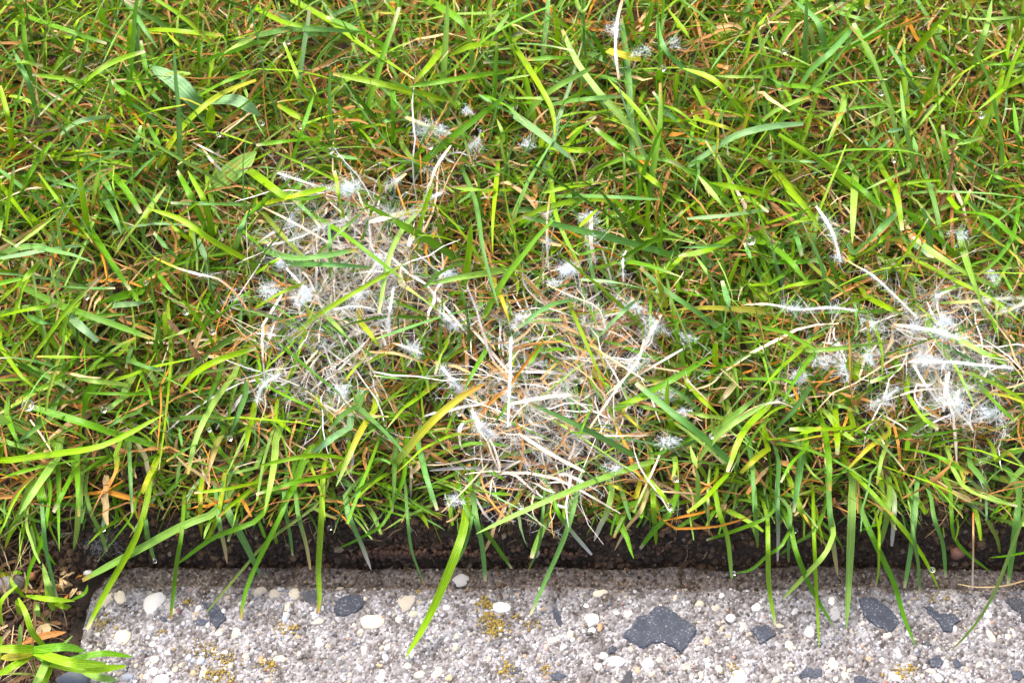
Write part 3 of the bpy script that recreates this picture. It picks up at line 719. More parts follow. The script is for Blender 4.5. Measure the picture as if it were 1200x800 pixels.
# --- blades one can follow in the photograph, rooted in the lawn (tile, path, width, colour, set)
LAWN = '''
20|790,-140 800,70 780,330 745,600|26|l|m
20|740,490 540,430 360,370 130,300|44|g
20|0,560 300,520 500,480 770,340|34|l
20|840,240 910,150 1040,80 1200,30|34|l
20|560,60 400,72 170,70|26|l
20|1100,150 1000,290 920,450 880,620|32|p
20|1150,250 1110,360 1075,450|30|b
20|600,200 480,190 350,170|36|p
20|605,470 610,620 620,800|20|b
20|360,560 365,680 370,820|34|g
20|270,540 160,700 90,810|44|p
20|350,600 300,700 250,800|34|g
20|600,90 690,120 770,135|26|b
20|650,330 570,360 490,410|24|b
20|545,520 545,600 500,700|30|g>v>o
20|770,240 600,245 400,240|22|g
20|1200,590 1060,625|24|p
20|1200,660 1060,690 910,708|22|l
20|1180,360 1160,450 1140,560|26|l
20|720,590 690,650 665,710|44|l>y
20|240,350 150,420 60,490|30|b
20|30,340 60,420 100,500|30|g
20|0,20 90,150 190,240|24|l
20|400,260 385,380|50|g
20|580,260 500,320|44|p
20|1050,430 900,490 780,560|24|d
20|1020,470 990,560 965,650|30|v>s
20|330,110 240,190 60,270|22|g
20|1030,150 990,240 960,340|26|d
21|470,300 600,420 705,530|44|b
21|640,590 720,490 830,370 960,260 1080,195|42|v>v>y>y>o
21|560,310 480,440 375,680|34|l>y>p
21|0,180 150,260 300,325|18|g
21|100,0 250,130 400,250|20|d
21|480,300 400,350 340,420|30|b
21|440,400 360,450 270,520|38|f
21|430,545 250,535 0,585|26|l
21|210,590 170,690 100,805|40|g
21|95,450 80,600 40,800|36|p
21|650,560 645,700 640,800|30|b
21|760,480 800,640 850,790|30|b
21|1090,20 1020,140 970,240|26|g
21|1200,260 1150,340 1110,390|20|g
21|350,370 300,290 280,250|34|l
21|90,360 150,410 190,460|24|l
21|370,620 180,660 0,715|26|g
21|700,500 690,640 630,790|30|g
21|580,620 480,700 400,790|20|d
21|1000,690 1110,710 1200,715|24|g
21|890,430 960,380 1100,360|16|g
21|500,90 460,130 420,180|24|l
21|870,160 760,180 550,160|22|b
22|600,550 420,450 240,360 75,285|30|b
22|450,330 600,260 780,160 950,60|36|g
22|1060,600 900,450 760,340 580,195|38|b
22|940,430 1050,340 1200,220|34|p
22|870,550 1000,410 1200,285|34|p
22|1200,300 1080,430 1010,610|36|l
22|1010,620 900,740 820,800|30|l
22|870,760 870,620 835,490|34|p
22|1040,200 1010,240 970,290|34|v>s
22|1020,180 940,150 860,130|34|b
22|1000,575 800,560 640,545|26|b
22|460,690 360,620 290,545|30|b
22|580,730 510,690 440,660|28|y
22|520,330 570,380 630,430|20|y
22|-10,240 60,140 150,0|24|g
22|1020,360 920,350 820,330|34|p
22|820,190 900,280 985,360|28|l
22|350,0 400,30 470,220|14|y
22|380,160 430,190 470,220|26|y>l
22|720,250 620,265 500,290|34|l
22|720,330 640,310 560,295|26|p
22|740,460 700,520 600,520|24|g
22|780,450 730,330 730,180|26|l|u
22|630,640 690,700 740,770|30|l
22|1110,470 1130,620 1130,800|26|b
22|1200,500 1140,550 1070,615|34|l>y
22|1200,60 1110,60 1000,130|20|d
22|960,130 950,60 960,0|34|l|u
22|370,310 340,380 310,460|18|g
23|110,40 300,35 570,0|24|p
23|800,0 880,120 940,240 970,320|30|p
23|920,0 1030,60 1130,95|34|l
23|960,160 1060,280 1170,380|30|g
23|360,515 560,590 760,660 930,740|30|l
23|380,600 480,700 580,810|30|l
23|160,520 140,660 120,800|40|b
23|650,500 800,540 940,620|28|g
23|865,590 920,680 1020,730 1170,770|24|p
23|650,240 720,350 800,410|30|l
23|1200,590 1150,640 1110,700|30|p
23|50,560 45,680 30,800|32|b
23|270,440 285,560 290,700|34|g
23|570,430 470,500 380,590|24|y
23|400,400 300,410 100,410|34|l
23|0,460 120,440 250,400|28|l
23|180,500 110,570 60,660|26|g
23|320,400 325,460 325,530|34|l
23|730,380 650,430 570,470|34|g
23|330,410 400,460 450,480|32|p
23|200,200 130,310 10,440|34|b
23|420,180 380,120 400,0|36|l
23|420,330 340,300 270,290|28|p
23|610,690 560,660 500,630|28|l
23|1070,560 1130,510 1200,500|26|l
23|950,580 1000,640 1050,710|30|b
23|170,560 210,620 260,660|24|p
23|620,130 560,160 480,190|34|g
23|1200,330 1140,380|30|p
23|560,470 530,560 510,670|22|p
13|1090,550 950,490 800,400 680,310|38|p
13|730,0 780,150 830,390|26|b|m
13|540,0 600,110 630,280|34|l
13|480,560 640,400 750,225|20|l|u
13|0,340 100,420 190,530|40|g
13|880,190 1030,210 1120,280 1200,340|36|g
13|400,390 500,300 610,190|36|b
13|30,0 120,110 200,200 250,290|40|l
13|0,130 100,155 200,180|26|g
13|0,245 100,210 225,170|20|l
13|0,330 100,250 230,225|18|l
13|680,410 870,510 1050,600 1200,720|24|l
13|320,0 420,70 550,190|30|g
13|660,0 560,40 455,90|22|p
13|1180,100 1150,300 1060,430 980,490|24|g
13|900,300 930,420 1030,700|38|p
13|460,590 560,640 660,690|30|l
13|410,800 415,720 425,645|24|l|u
13|760,740 840,770 930,810 1120,910|36|p
13|390,420 500,350 600,260|34|l
13|640,580 630,490 620,420|30|l|u
13|0,420 100,430 220,420|30|g
13|110,260 140,330 160,400|36|b
13|410,10 400,180 395,340|38|p
13|0,580 100,540 270,510|28|l
13|190,430 280,510 400,600|22|v
13|560,440 600,415 630,400|30|p
13|1200,80 1100,40 1020,0|28|g
13|830,100 900,180 950,90|26|l
13|940,520 860,550 760,580|22|p
13|1200,560 1180,620 1100,480|22|g
12|760,395 520,330 300,275 50,215|36|b
12|190,118 400,120 700,135|24|b
12|370,65 250,80 140,105|34|l
12|1200,115 1060,80 925,55|36|l
12|1200,180 1000,210 820,225|26|f
12|1110,300 960,130 870,20|36|p
12|1030,790 880,670 720,560 600,455|30|b
12|890,200 820,150 720,100|46|l
12|1070,780 1020,640 985,515|34|b
12|960,700 1010,540 1070,390|26|l|u
12|960,620 920,490 850,385|22|p
12|1050,300 920,370 780,400|36|l
12|600,0 660,45 720,95|34|l
12|190,390 340,240 410,170|28|l
12|690,570 500,525 320,510|30|f
12|340,600 180,630 10,750|28|b
12|400,780 520,660 590,600|34|f
12|720,640 700,560 665,430|34|v>y
12|1050,345 900,355 780,360|22|b
12|1160,500 1120,410 1090,340|28|b
12|1200,530 1130,535 1060,530|26|l
12|780,560 860,580 940,590|26|g
12|480,370 400,370 300,400|24|g
12|520,300 590,150 600,20|22|g|u
12|180,0 210,220 330,470|24|l
12|0,300 60,280 130,260|34|g
12|560,430 620,430 660,425|18|b
12|1150,330 1180,340 1200,360|40|g
12|700,500 760,440 810,390|30|l
12|590,720 585,650|24|l|u
12|750,720 755,640|24|l|u
11|970,430 800,320 640,230 500,150|40|g
11|140,800 300,670 480,560 700,435|26|l
11|790,160 690,270 620,420 575,670|26|p
11|1050,640 880,680 700,740 540,795|28|b
11|1200,460 980,495 790,535|34|p
11|950,650 990,450 1010,240|36|l|u
11|1005,800 980,620 940,510|22|d
11|0,360 200,410 480,370|34|b
11|100,435 350,440 550,455|28|b
11|220,180 400,290 600,440 700,520|26|g
11|280,415 390,290 500,195|22|p
11|420,245 390,130 370,0|24|l
11|-40,-10 120,110 200,150|44|l
11|0,165 130,130 330,80|36|y>l
11|0,100 200,135 330,110|24|g
11|20,180 130,310 240,420|30|v
11|970,0 1030,150 1070,400 1140,650|24|b
11|1130,10 1110,250 1110,390|26|l
11|740,470 770,250 830,60|28|l|u
11|1000,180 950,120 870,60|30|g
11|1190,90 1060,90 920,80|28|l
11|1120,530 1160,620 1190,720|24|y
11|680,530 780,600 860,660|30|s>p
11|850,495 700,480|26|b
11|370,490 440,420 500,380|28|b
11|590,180 580,80 570,0|28|l|u
11|800,500 700,510|16|l
11|0,640 120,570 240,520|24|l
11|480,700 540,770 580,830|30|y>l
11|0,480 60,440 110,410|26|l
11|350,500 350,400 340,240|22|b
11|830,640 900,600 950,560|22|l
11|330,680 380,730 440,790|26|p
10|510,0 590,90 660,200|44|g
10|420,350 400,200 370,0|34|l|u
10|530,400 580,330 680,200 780,70|36|p
10|1200,440 1000,330 850,230 690,175|34|l
10|420,270 510,410 610,560|40|g
10|400,345 200,375 0,410|32|f
10|0,610 100,520 200,415|36|l
10|400,300 260,120 180,10|24|l
10|80,530 280,630 480,700 720,790|36|g
10|300,655 380,730 460,800|46|f
10|660,560 560,590 440,630|46|g
10|530,630 640,622 740,610|30|f
10|985,560 970,440 930,320|36|f
10|970,280 900,130 830,0|40|g
10|1000,310 960,150 880,0|34|l
10|430,190 445,90 460,0|26|p|u
10|20,350 40,150 65,0|26|l|u
10|370,520 300,370 260,190|22|p|u
10|360,110 200,260 70,355|24|p
10|490,130 540,220 570,300|34|b
10|0,60 130,230 230,370|30|l
10|0,680 130,650 270,630|28|l
10|740,800 830,765 920,730|30|p
10|780,780 775,720 770,660|30|l|u
10|1200,160 1000,155 800,150|22|b
10|1100,370 1130,270 1160,190|34|b
10|700,190 680,210 675,250|34|y>l
10|600,540 660,620 700,600|22|g
10|270,800 300,720 380,610|30|l
10|130,680 200,710 270,720|26|b
10|870,450 790,370 720,290|30|b
10|620,30 700,120 760,200|30|g
10|900,330 830,280 800,240|30|l
10|210,30 330,70 440,100|24|b
10|480,30 510,80 540,130|34|b
10|960,620 990,660 1030,670|24|g
10|730,470 800,560 850,600|24|g
10|270,540 400,550 540,550|22|b
00|670,0 560,140 480,300|44|p
00|730,790 850,600 1020,450 1200,375|36|y>l>y
00|255,520 400,380 530,290 680,240|34|l
00|265,645 370,570 520,545|30|f
00|530,510 440,410 300,370 150,350|26|l
00|520,610 680,530 870,490|26|l
00|880,480 1040,390 1200,325|28|g
00|0,330 100,290 200,310|22|l
00|620,150 760,140 1040,165|34|l
00|590,0 660,110 740,230|28|b
00|180,560 130,380 60,230|26|b
00|800,480 760,430 690,340 660,190|26|g
00|100,60 160,90 280,130 500,205|26|g
00|940,420 930,200 930,0|34|g|u
00|210,400 200,250 250,60|34|p|u
00|600,290 610,180 615,90|36|l|u
00|900,330 850,230 780,150|24|l
00|1000,330 1050,250 1200,170|28|p
00|170,630 120,620 20,600|34|g
00|370,790 350,720 340,680|22|l|u
00|480,720 500,620 520,550|20|l|u
00|540,600 530,480 510,350|24|b|u
00|690,560 600,460 520,380|30|g
00|240,740 330,710 440,705|22|l
00|0,790 80,720 170,660|24|l
00|0,170 60,100 150,70|30|l
00|600,750 640,660 660,590|28|b
00|200,450 130,300 100,0|28|g
00|450,240 350,120 460,40|22|l
00|840,800 760,700 690,580|26|g
00|1200,150 1140,170 1060,190|24|l
00|510,180 480,80 460,0|34|g|u
00|60,700 40,560 0,400|26|l
01|380,790 345,480 350,305|22|b|u
01|1015,440 1010,250 980,85|26|p|u
01|880,465 600,395 360,345|34|l
01|0,165 200,135 500,150|30|b
01|170,0 350,100 480,200 620,290 740,370|36|l
01|870,540 885,250 900,0|32|p|u
01|730,800 850,700 1000,580 1180,445|36|g
01|1200,330 1000,360 700,410|34|g
01|870,230 810,310 740,385|36|l
01|1070,300 1110,180 1200,40|28|p
01|800,0 950,90 1040,190|44|g
01|1150,200 1010,215 900,265|40|l
01|700,560 620,565 560,560|30|b
01|580,400 650,470 710,540|22|b
01|340,580 310,500 245,350|24|l
01|620,780 500,750 380,730|26|b
01|500,510 350,540 200,590|22|l
01|820,60 700,65 580,60|16|y
01|360,480 240,440 130,200|24|l
01|660,240 450,130 330,80|30|g
01|140,450 180,330 220,220|22|l
01|0,40 150,110 330,130|26|l
01|640,680 645,520 640,390|34|g
01|1200,530 1120,490 1040,440|34|b
01|940,510 880,420 840,370|26|p
01|1140,690 1160,640 1130,560|22|p
01|340,620 220,560 100,490|34|l
01|300,650 150,660 0,680|26|g
01|160,770 200,660 270,450|28|g
01|1110,600 1120,400 1130,200|24|g|u
01|1180,800 1160,730 1145,650|30|p|u
01|470,590 520,640 560,700|26|l
01|760,180 700,120 600,0|26|l
01|690,690 740,750 800,790|34|p
02|570,800 545,350 510,70|34|b|m
02|640,780 560,610 430,460 310,300 235,140|32|p
02|830,860 760,760 600,530 450,370|34|l
02|0,200 110,370 190,520 200,640|34|l
02|0,530 150,640 300,760|36|f
02|640,800 500,690 390,600|34|g
02|1150,590 1060,490 940,370 800,320|40|l
02|820,780 900,730 1040,640 1200,595 1365,580|36|f
02|880,360 780,300 700,200 680,70|34|b
02|930,340 840,190 730,40|34|l
02|920,720 760,560 660,430|28|b
02|140,680 300,705 440,690|34|l
02|600,480 760,510 880,600|20|l
02|690,430 690,320|36|g|u
02|765,500 770,340|30|l|u
02|960,550 965,650 950,790|18|y
02|1100,200 1150,130 1200,60|34|l
02|440,270 380,170 320,110|26|d
02|380,290 220,270 70,280|30|g
02|0,460 100,460 220,465|24|p
02|180,490 300,470 520,450|26|b
02|60,560 160,440 390,310|30|p
02|700,560 780,565 870,560|22|l
02|870,560 980,590 1060,620|24|l>y
02|1200,360 1060,360 950,355|24|p
02|720,660 700,560 720,420|28|l|u
02|300,0 330,60 370,0|26|p
02|200,250 215,130 190,20|34|l|u
02|610,190 640,100 660,0|24|g|u
02|520,120 550,60 570,0|20|l|u
02|780,130 870,120 960,110|18|l
02|1090,140 980,260 930,330|28|b
03|130,440 200,330 300,240 415,110|32|b
03|50,530 150,490 260,420 400,385 560,372|24|l
03|165,360 175,200 180,0|28|b|u
03|640,300 680,250 800,110 895,0|34|l
03|940,390 910,200 900,0|34|l|u
03|970,700 1060,500 1110,290 1145,110|30|l|m
03|700,560 790,350 815,230|38|l
03|795,680 795,390|26|l|u
03|720,460 640,330 560,200|22|b
03|610,530 560,420 480,260 400,110|34|g
03|950,330 1020,140 1050,0|30|p
03|0,510 80,620 200,710 340,800|40|g
03|0,755 120,755 240,760|26|f
03|470,690 540,625 630,605|24|f
03|400,800 480,730 570,655|28|b
03|740,800 700,720 680,640|34|b
03|0,360 40,385 85,420|28|b
03|300,330 270,230 230,100 120,0|30|b
03|810,420 850,460 900,500|34|l
03|905,650 910,550 940,420|26|l|u
03|1200,700 1140,750 1070,800|30|p
03|690,800 640,560 620,380|24|p
03|490,570 470,450 460,320|38|p|u
03|360,450 340,540 280,660|34|p
03|1200,280 1120,300 1000,300|30|g
03|1000,720 880,640 810,610|36|g
03|840,570 880,600 930,640|26|f
03|880,160 850,150 800,120|30|y>l
03|750,740 850,690 1010,640|26|p
03|850,60 980,90 1180,80|22|p
03|1190,800 1170,640 1150,480|26|g
03|310,50 400,80 500,100|30|p
03|1200,370 1100,420 980,520|24|l
03|500,590 600,530 640,500|22|p
03|730,220 830,270 900,340|24|g
03|440,0 370,90 480,230|22|g
'''
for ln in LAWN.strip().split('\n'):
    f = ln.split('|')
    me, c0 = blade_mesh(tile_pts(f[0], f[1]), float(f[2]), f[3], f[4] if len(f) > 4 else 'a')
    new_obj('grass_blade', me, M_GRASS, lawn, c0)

# --- blades that stand out one by one: those hanging over the soil and the kerb
HANG = [
 ('30','690,-60 640,110 560,260 480,400 405,550',34,'l','k','long lime blade crossing the rounded left corner of the kerb'),
 ('30','1010,0 860,60 620,190 385,318',40,'p','h','broad green blade reaching left over the soil to the kerb corner'),
 ('30','850,110 825,260 800,500',22,'g','k','slim blade hanging straight down just right of the round white pebble'),
 ('31','290,-40 60,130 -40,240 -230,465',16,'v','k','thin olive blade whose tip lies on the paired dark chips'),
 ('31','140,-40 60,128 0,248 -52,380 -72,500',26,'g','k','dark green blade between the paired dark chips and the cream pebbles'),
 ('30','1070,0 1130,110 1185,220 1220,305',38,'b','h','broad cut blade pointing down-right at the kerb edge above the cream pebbles'),
 ('30','370,-20 360,90 345,175',34,'p','h','short broad blade hanging over soil left of the kerb corner'),
 ('30','425,0 470,90 500,185',22,'p','h','small blade with a dewdrop near it, above the kerb corner'),
 ('30','225,-10 190,150 140,260 118,380',28,'g','h','narrow blade curving down to the low plant left of the kerb'),
 ('30','200,20 220,200 268,400',20,'b','h','thin blue-green blade falling into the low plant at left'),
 ('30','100,0 60,70 15,135',36,'p','h','broad pale blade at the left edge above the soil'),
 ('30','610,30 540,120 455,235',18,'g','h','thin dark blade over the cobweb by the kerb corner'),
 ('30','1025,0 1000,70 955,150',30,'y>l','h','short yellow-lime blade hanging over soil above the paired chips'),
 ('30','1030,60 1050,150 1065,240',24,'b>b>s','h','short blue-green blade with a straw tip above the cream pebbles'),
 ('30','1200,40 1000,120 820,250',26,'g','h','flat-lying blade pointing left along the soil above the white pebble'),
 ('30','210,-20 240,30 268,72',46,'g','h','stubby blade with a white cut end at the upper left of the soil'),
 ('30','940,0 942,60 945,115',24,'l>y','h','tiny yellowish stub hanging above the soil, left of the yellow-lime blade'),
 ('30','690,100 705,160 725,230',24,'b','h','thin blade ending in a dewdrop over the soil above the kerb corner'),
 ('31','310,-40 300,130 292,280 298,390 290,470',30,'l','k','narrowing blade with curled tip beside the dark chip left of centre'),
 ('31','440,30 490,140 540,270',28,'b>b>b>w','h','blue-green blade with a white tip touching the kerb edge, above the oval chip'),
 ('31','200,20 235,150 255,270',26,'b>b>s','h','blue-green blade with dry tip at the kerb edge left of the curled blade'),
 ('31','140,0 160,110 172,205',24,'b','h','short blue-green blade over soil, left of the dry-tipped one'),
 ('31','590,60 490,120 380,172',16,'g','h','thin blade slanting left across the soil above the oval chip'),
 ('31','710,20 730,180 790,340',18,'b','h','thin curved blade reaching the kerb edge left of the lowest blade'),
 ('31','965,110 890,310 800,510 700,680',44,'l','k','bright broad blade reaching lowest across the kerb left of centre'),
 ('31','1010,40 975,170 910,285',16,'b','h','thin blade crossing behind the lowest bright blade'),
 ('31','1030,20 1060,160 1075,325',28,'b','h','straight blue-green blade ending at the kerb edge near the middle'),
 ('31','1000,10 1090,110 1200,265',30,'g','h','green blade slanting right to the kerb edge near the middle'),
 ('22','660,560 420,640 200,730 40,800 -168,900',34,'p','a','long pale blade lying sideways over the straw in the middle'),
 ('32','290,-20 240,130 170,290 85,480',26,'b','k','blue-green blade crossing the kerb edge left of the dark sliver'),
 ('32','215,0 280,90 375,200',22,'g>g>w','h','blade with a dry white tip over the soil right of middle'),
 ('32','145,0 125,160 75,275',16,'b','h','very thin blade ending at the kerb edge in the middle'),
 ('32','445,0 410,70 385,135',30,'p>p>w','h','short blade with a pale tip above the large angular chip, left one'),
 ('32','600,0 540,70 480,180',22,'v>s>s','h','half-dead bent blade over soil above the large angular chip'),
 ('32','665,0 672,80 675,155',28,'l','h','short upright-hanging lime blade above the large angular chip'),
 ('32','735,10 660,90 600,170',28,'g','h','green blade crossing behind the short lime one above the large chip'),
 ('32','970,0 1010,120 1030,310',26,'l>l>p','h','curved lime blade touching the kerb edge right of the large chip'),
 ('32','1200,20 1060,80 910,130',20,'g','h','thin blade pointing left over the soil right of the large chip'),
 ('32','1140,0 1145,80 1152,165',24,'b','h','short blue-green blade over soil right of the curved lime blade'),
 ('33','60,160 0,200 -80,268 -160,285',18,'g','h','thin blade curving left along the kerb edge, dewdrop at its tip'),
 ('32','920,0 922,60 925,110',14,'p>s','h','tiny straw-tipped blade above the soil right of the large chip'),
 ('33','0,150 5,350 35,530',24,'l','k','lime blade hanging over the kerb above the small dark chip, leftmost of the right group'),
 ('33','215,90 225,330 240,635',20,'l','k','straight lime blade reaching far over the kerb left of the leaf-shaped chip'),
 ('33','270,190 170,300 70,405',26,'p','h','blade slanting down-left across the kerb edge, left of the broad straight blade'),
 ('33','130,180 200,350 305,530',26,'g','k','blade slanting down-right behind the straight lime blade'),
 ('33','395,-60 385,200 375,400 367,545',44,'p','k','broad straight pale blade hanging over the kerb left of the leaf-shaped chip'),
 ('33','440,0 520,180 590,330 640,500 695,630',28,'g','k','long green blade passing right of the leaf-shaped chip'),
 ('33','570,0 660,110 740,230 803,362',32,'l','h','lime blade pointing down-right to the kerb edge, dewdrop beside it'),
 ('33','560,10 545,80 525,160',30,'p','h','short pale blade above the soil over the leaf-shaped chip'),
 ('33','590,40 585,100 580,160',24,'p>w','h','short blade with white cut end over the soil, beside the short pale one'),
 ('33','690,0 670,170 640,355',26,'b','h','straight blue-green blade ending on the kerb edge above the bow-shaped chip'),
 ('33','680,90 705,250 710,380',18,'b','h','thin grey-green blade between the straight blue-green and the lime blade'),
 ('33','780,30 820,150 833,305',24,'b','h','blue-green blade ending at the kerb edge right of the lime blade'),
 ('33','860,0 870,110 930,190 1043,278',20,'g','h','hooked thin blade curling right over the reddish stone'),
 ('33','1210,-20 1130,200 1060,380 960,540 860,645',34,'p','k','long curving blade reaching down-left across the kerb at right'),
 ('33','1170,0 1150,150 1125,340',36,'b','h','broad blue-green blade ending at the kerb edge at far right'),
 ('33','1240,175 1190,190 1110,205 1035,212',12,'g','h','thin blade lying level over the soil at the right edge'),
 ('33','520,200 518,280 505,345',16,'l','h','small lime blade touching the kerb edge above the leaf-shaped chip'),
 ('33','45,-20 48,100 45,230',24,'f>b>w','h','pale blade with a white split tip at the soil, left end of the right group'),
 ('33','290,0 310,180 328,300',28,'b>b>s','h','blue-green blade with a dry tip just left of the broad straight blade'),
 ('33','160,0 240,90 310,140',30,'l','h','lime blade over the soil crossed by an orange dry strip'),
 ('33','210,95 120,150 50,205',24,'g','h','green blade slanting left over soil under the lime one'),
 ('33','100,100 95,170 98,235',24,'b','h','short blue-green blade hanging over soil beside the white split tip'),
 ('33','1200,55 1110,40 990,0',26,'p','h','pale blade reaching in from the right edge above the soil'),
]
TUFTS = [
 ('grass tuft drooping over the soil at the left edge, above the low leafy plant', [10, 15, 8, 9]),
 ('small grass tuft drooping over the cobweb left of the kerb corner', [6, 7, 11]),
 ('tuft with a lime and a broad blade crossing at the rounded kerb corner', [0, 1, 17]),
 ('tuft above the round white pebble, one slim blade hanging straight down beside it', [2, 14, 16, 12]),
 ('tuft above the paired dark chips, its thin olive blade ending on them', [3, 4, 5, 13]),
 ('tuft with one long curl-tipped blade touching the dark chip left of the oval chip', [18, 20, 21]),
 ('tuft with a white-tipped blue-green blade meeting the kerb above the oval chip', [19, 22]),
 ('tuft whose bright broad blade reaches lowest across the kerb left of centre', [24, 23, 25]),
 ('tuft with two blue-green blades meeting the kerb edge just left of middle', [26, 27, 31]),
 ('single long pale blade lying sideways over the straw in the middle', [28]),
 ('tuft with one blue-green blade crossing onto the kerb left of the dark sliver', [29, 30]),
 ('tuft of short blades over the dark soil above the large angular chip', [32, 33, 34, 35]),
 ('tuft with a curved lime blade touching the kerb edge right of the large angular chip', [36, 37, 38, 40, 39]),
 ('tuft of short lime and blue-green blades over soil, left end of the right-hand fringe', [41, 58, 62, 61, 60]),
 ('tuft with crossing blades and one straight lime blade reaching far over the kerb', [42, 43, 44, 59]),
 ('single broad straight pale blade hanging over the kerb left of the leaf-shaped chip', [45]),
 ('tuft with a long blade passing right of the leaf-shaped chip', [46, 57, 48, 49]),
 ('tuft with a lime blade and dewdrop at the kerb edge above the bow-shaped chip', [47, 50, 51]),
 ('tuft with a hooked thin blade curling over the reddish stone', [52, 53]),
 ('tuft at the right edge with a long blade curving down-left across the kerb', [54, 55, 56, 63]),
]
for lab, ids in TUFTS:
    e = None
    for i in ids:
        t, s, w, c, m, bl_lab = HANG[i]
        P = tile_pts(t, s)
        if m in 'hk':                                # the hidden upper end starts inside the turf
            d = (P[0] - P[1]) / np.linalg.norm(P[0] - P[1])
            P = np.vstack([P[0] + d * 14 + np.array([0, -14.0]), P])
        me, c0 = blade_mesh(P, w, c, m)
        if e is None:
            root = c0.copy()
            e = tag(new_obj('grass_tuft', None, loc=root), lab, 'grass tuft', 'tufts hanging over the soil and kerb')
        o = new_obj('blade', me, M_GRASS, e, c0 - root)
        if m == 'k': o['label'] = bl_lab

# --- dead stalks and dry blades that can be told apart
STRAW = [
 ('33','1260,300 1200,320 1100,345 980,350 890,335',11,'s','r','pale straw lying on the rear edge of the kerb at right'),
 ('33','962,0 962,180 958,360',14,'o>s>w','h','reddish straw hanging straight down over the soil at right'),
 ('33','150,-20 230,110 305,178',18,'y>o>s','h','orange dry strip crossing a lime blade over the soil at right'),
 ('21','705,530 780,575 920,570 1050,530',11,'w>s','m','thin curved straw lying below the yellowing arched blade'),
 ('21','728,580 726,680 728,785',22,'s>w','h','flat pale straw strip hanging straight down left of middle'),
 ('23','380,50 300,140 215,225',24,'n>o','m','broad rusty-brown dead blade near the two small mould tufts at right'),
 ('23','590,390 610,480 618,570',22,'o','m','orange-brown dead stalk standing under the right mould patch'),
 ('13','868,80 862,200 865,400',26,'o>n','m','upright orange-brown dead blade near the upper right'),
 ('13','0,140 100,220 210,310',30,'n>o','m','brown-spotted dying blade left of the long mouldy stem at right'),
 ('02','850,20 880,150 920,320',24,'o>n','m','rusty dead blade slanting down right of the tall blue-green blade'),
 ('02','290,100 293,200 285,330',15,'o>n','m','thin rusty dead stalk at upper centre'),
 ('00','740,365 600,372 450,380',12,'s','m','level pale straw above the broad weed leaves'),
 ('00','1220,490 1120,570 1040,630',14,'s','a','pale straw lying across the right-hand weed leaf'),
 ('00','890,660 970,700 1060,745',13,'w>s','a','short pale straw below the weed plant'),
 ('00','945,690 990,750 1040,800',20,'s>w','a','bent cream straw under the short pale straw below the weed'),
 ('02','960,305 1010,318 1060,325',28,'o>s','m','dry orange leaf tip right of the tall blue-green blade'),
 ('22','30,430 170,520 340,610',26,'w','m','white dead blade lying below the middle mould patch'),
 ('22','520,200 620,140 800,35',18,'s>w','a','long straw pointing up-right in the middle mould patch'),
 ('22','560,130 470,250 360,410',16,'w>s','a','straw crossing the middle mould patch down-left'),
 ('22','640,440 500,442 350,440',13,'w','m','level white straw across the lower middle mould patch'),
 ('22','0,140 170,145 300,160',20,'w','m','level white dead blade at the left of the middle mould patch'),
 ('22','340,0 450,70 620,180',16,'y>s>w','a','straw turning yellow at its upper end in the middle mould patch'),
 ('22','220,90 180,130 130,180',18,'y>s','a','short yellow straw in the upper left of the middle mould patch'),
 ('22','990,140 930,200 830,230',14,'w>s','a','hooked straw at the right of the middle mould patch'),
 ('22','720,450 680,560 570,800',18,'w>s>p','m','long bleached stalk running down from the middle mould patch'),
 ('21','870,800 980,690 1090,570',14,'s','m','bleached straw slanting up-right below the middle patches'),
 ('22','1200,590 1140,660 1100,715',30,'s>o','m','broad tan dead blade at the right of the lower middle'),
 ('23','490,320 620,390 690,440 770,420',11,'w','m','thin curved white straw below the right mould patch'),
 ('21','210,200 260,110 320,30',26,'w>s','m','broad bleached straw in the left mould patch, steepest'),
 ('21','190,180 230,110 290,40',18,'s>w','m','bleached straw just beside the broad one in the left mould patch'),
]
for t, s, w, c, m, lab in STRAW:
    me, c0 = blade_mesh(tile_pts(t, s), w * 0.66, c, m, flat=True, foot=False)
    tag(new_obj('dead_straw', me, M_STRAW, None, c0), lab, 'dead straw', 'dead straws and dry blades')

# ------------------------------------------------------------------ broad-leaved weed, corner tuft, low plant
def leaf_mesh(P, W0, col, z, n=12, prof=None):
    q = resample(P, n); s = np.linspace(0, 1, n)
    zz = np.interp(s, np.linspace(0, 1, len(z)), z)
    C = unproj(q[:, 0], q[:, 1], zz)
    pr = np.interp(s, [0, 0.2, 0.5, 0.8, 1], prof or [0.35, 0.8, 1.0, 0.75, 0.12])
    W = W0 / 4 * K * ((C - CAM) @ FWD) * pr
    cols = np.tile(PALV[col], (n, 1)) * rng.uniform(0.9, 1.12)
    c0 = C[0].copy()
    V, F, cc, bl = ribbons((C - c0)[None], W[None], np.array([rng.normal(0, 0.15)]), np.array([0.22]), cols[None], np.array([rng.uniform(0.6, 1)]), np.array([rng.normal(0, 0.2)]))
    return raw_mesh('leaf', V, F, cc, bl), c0

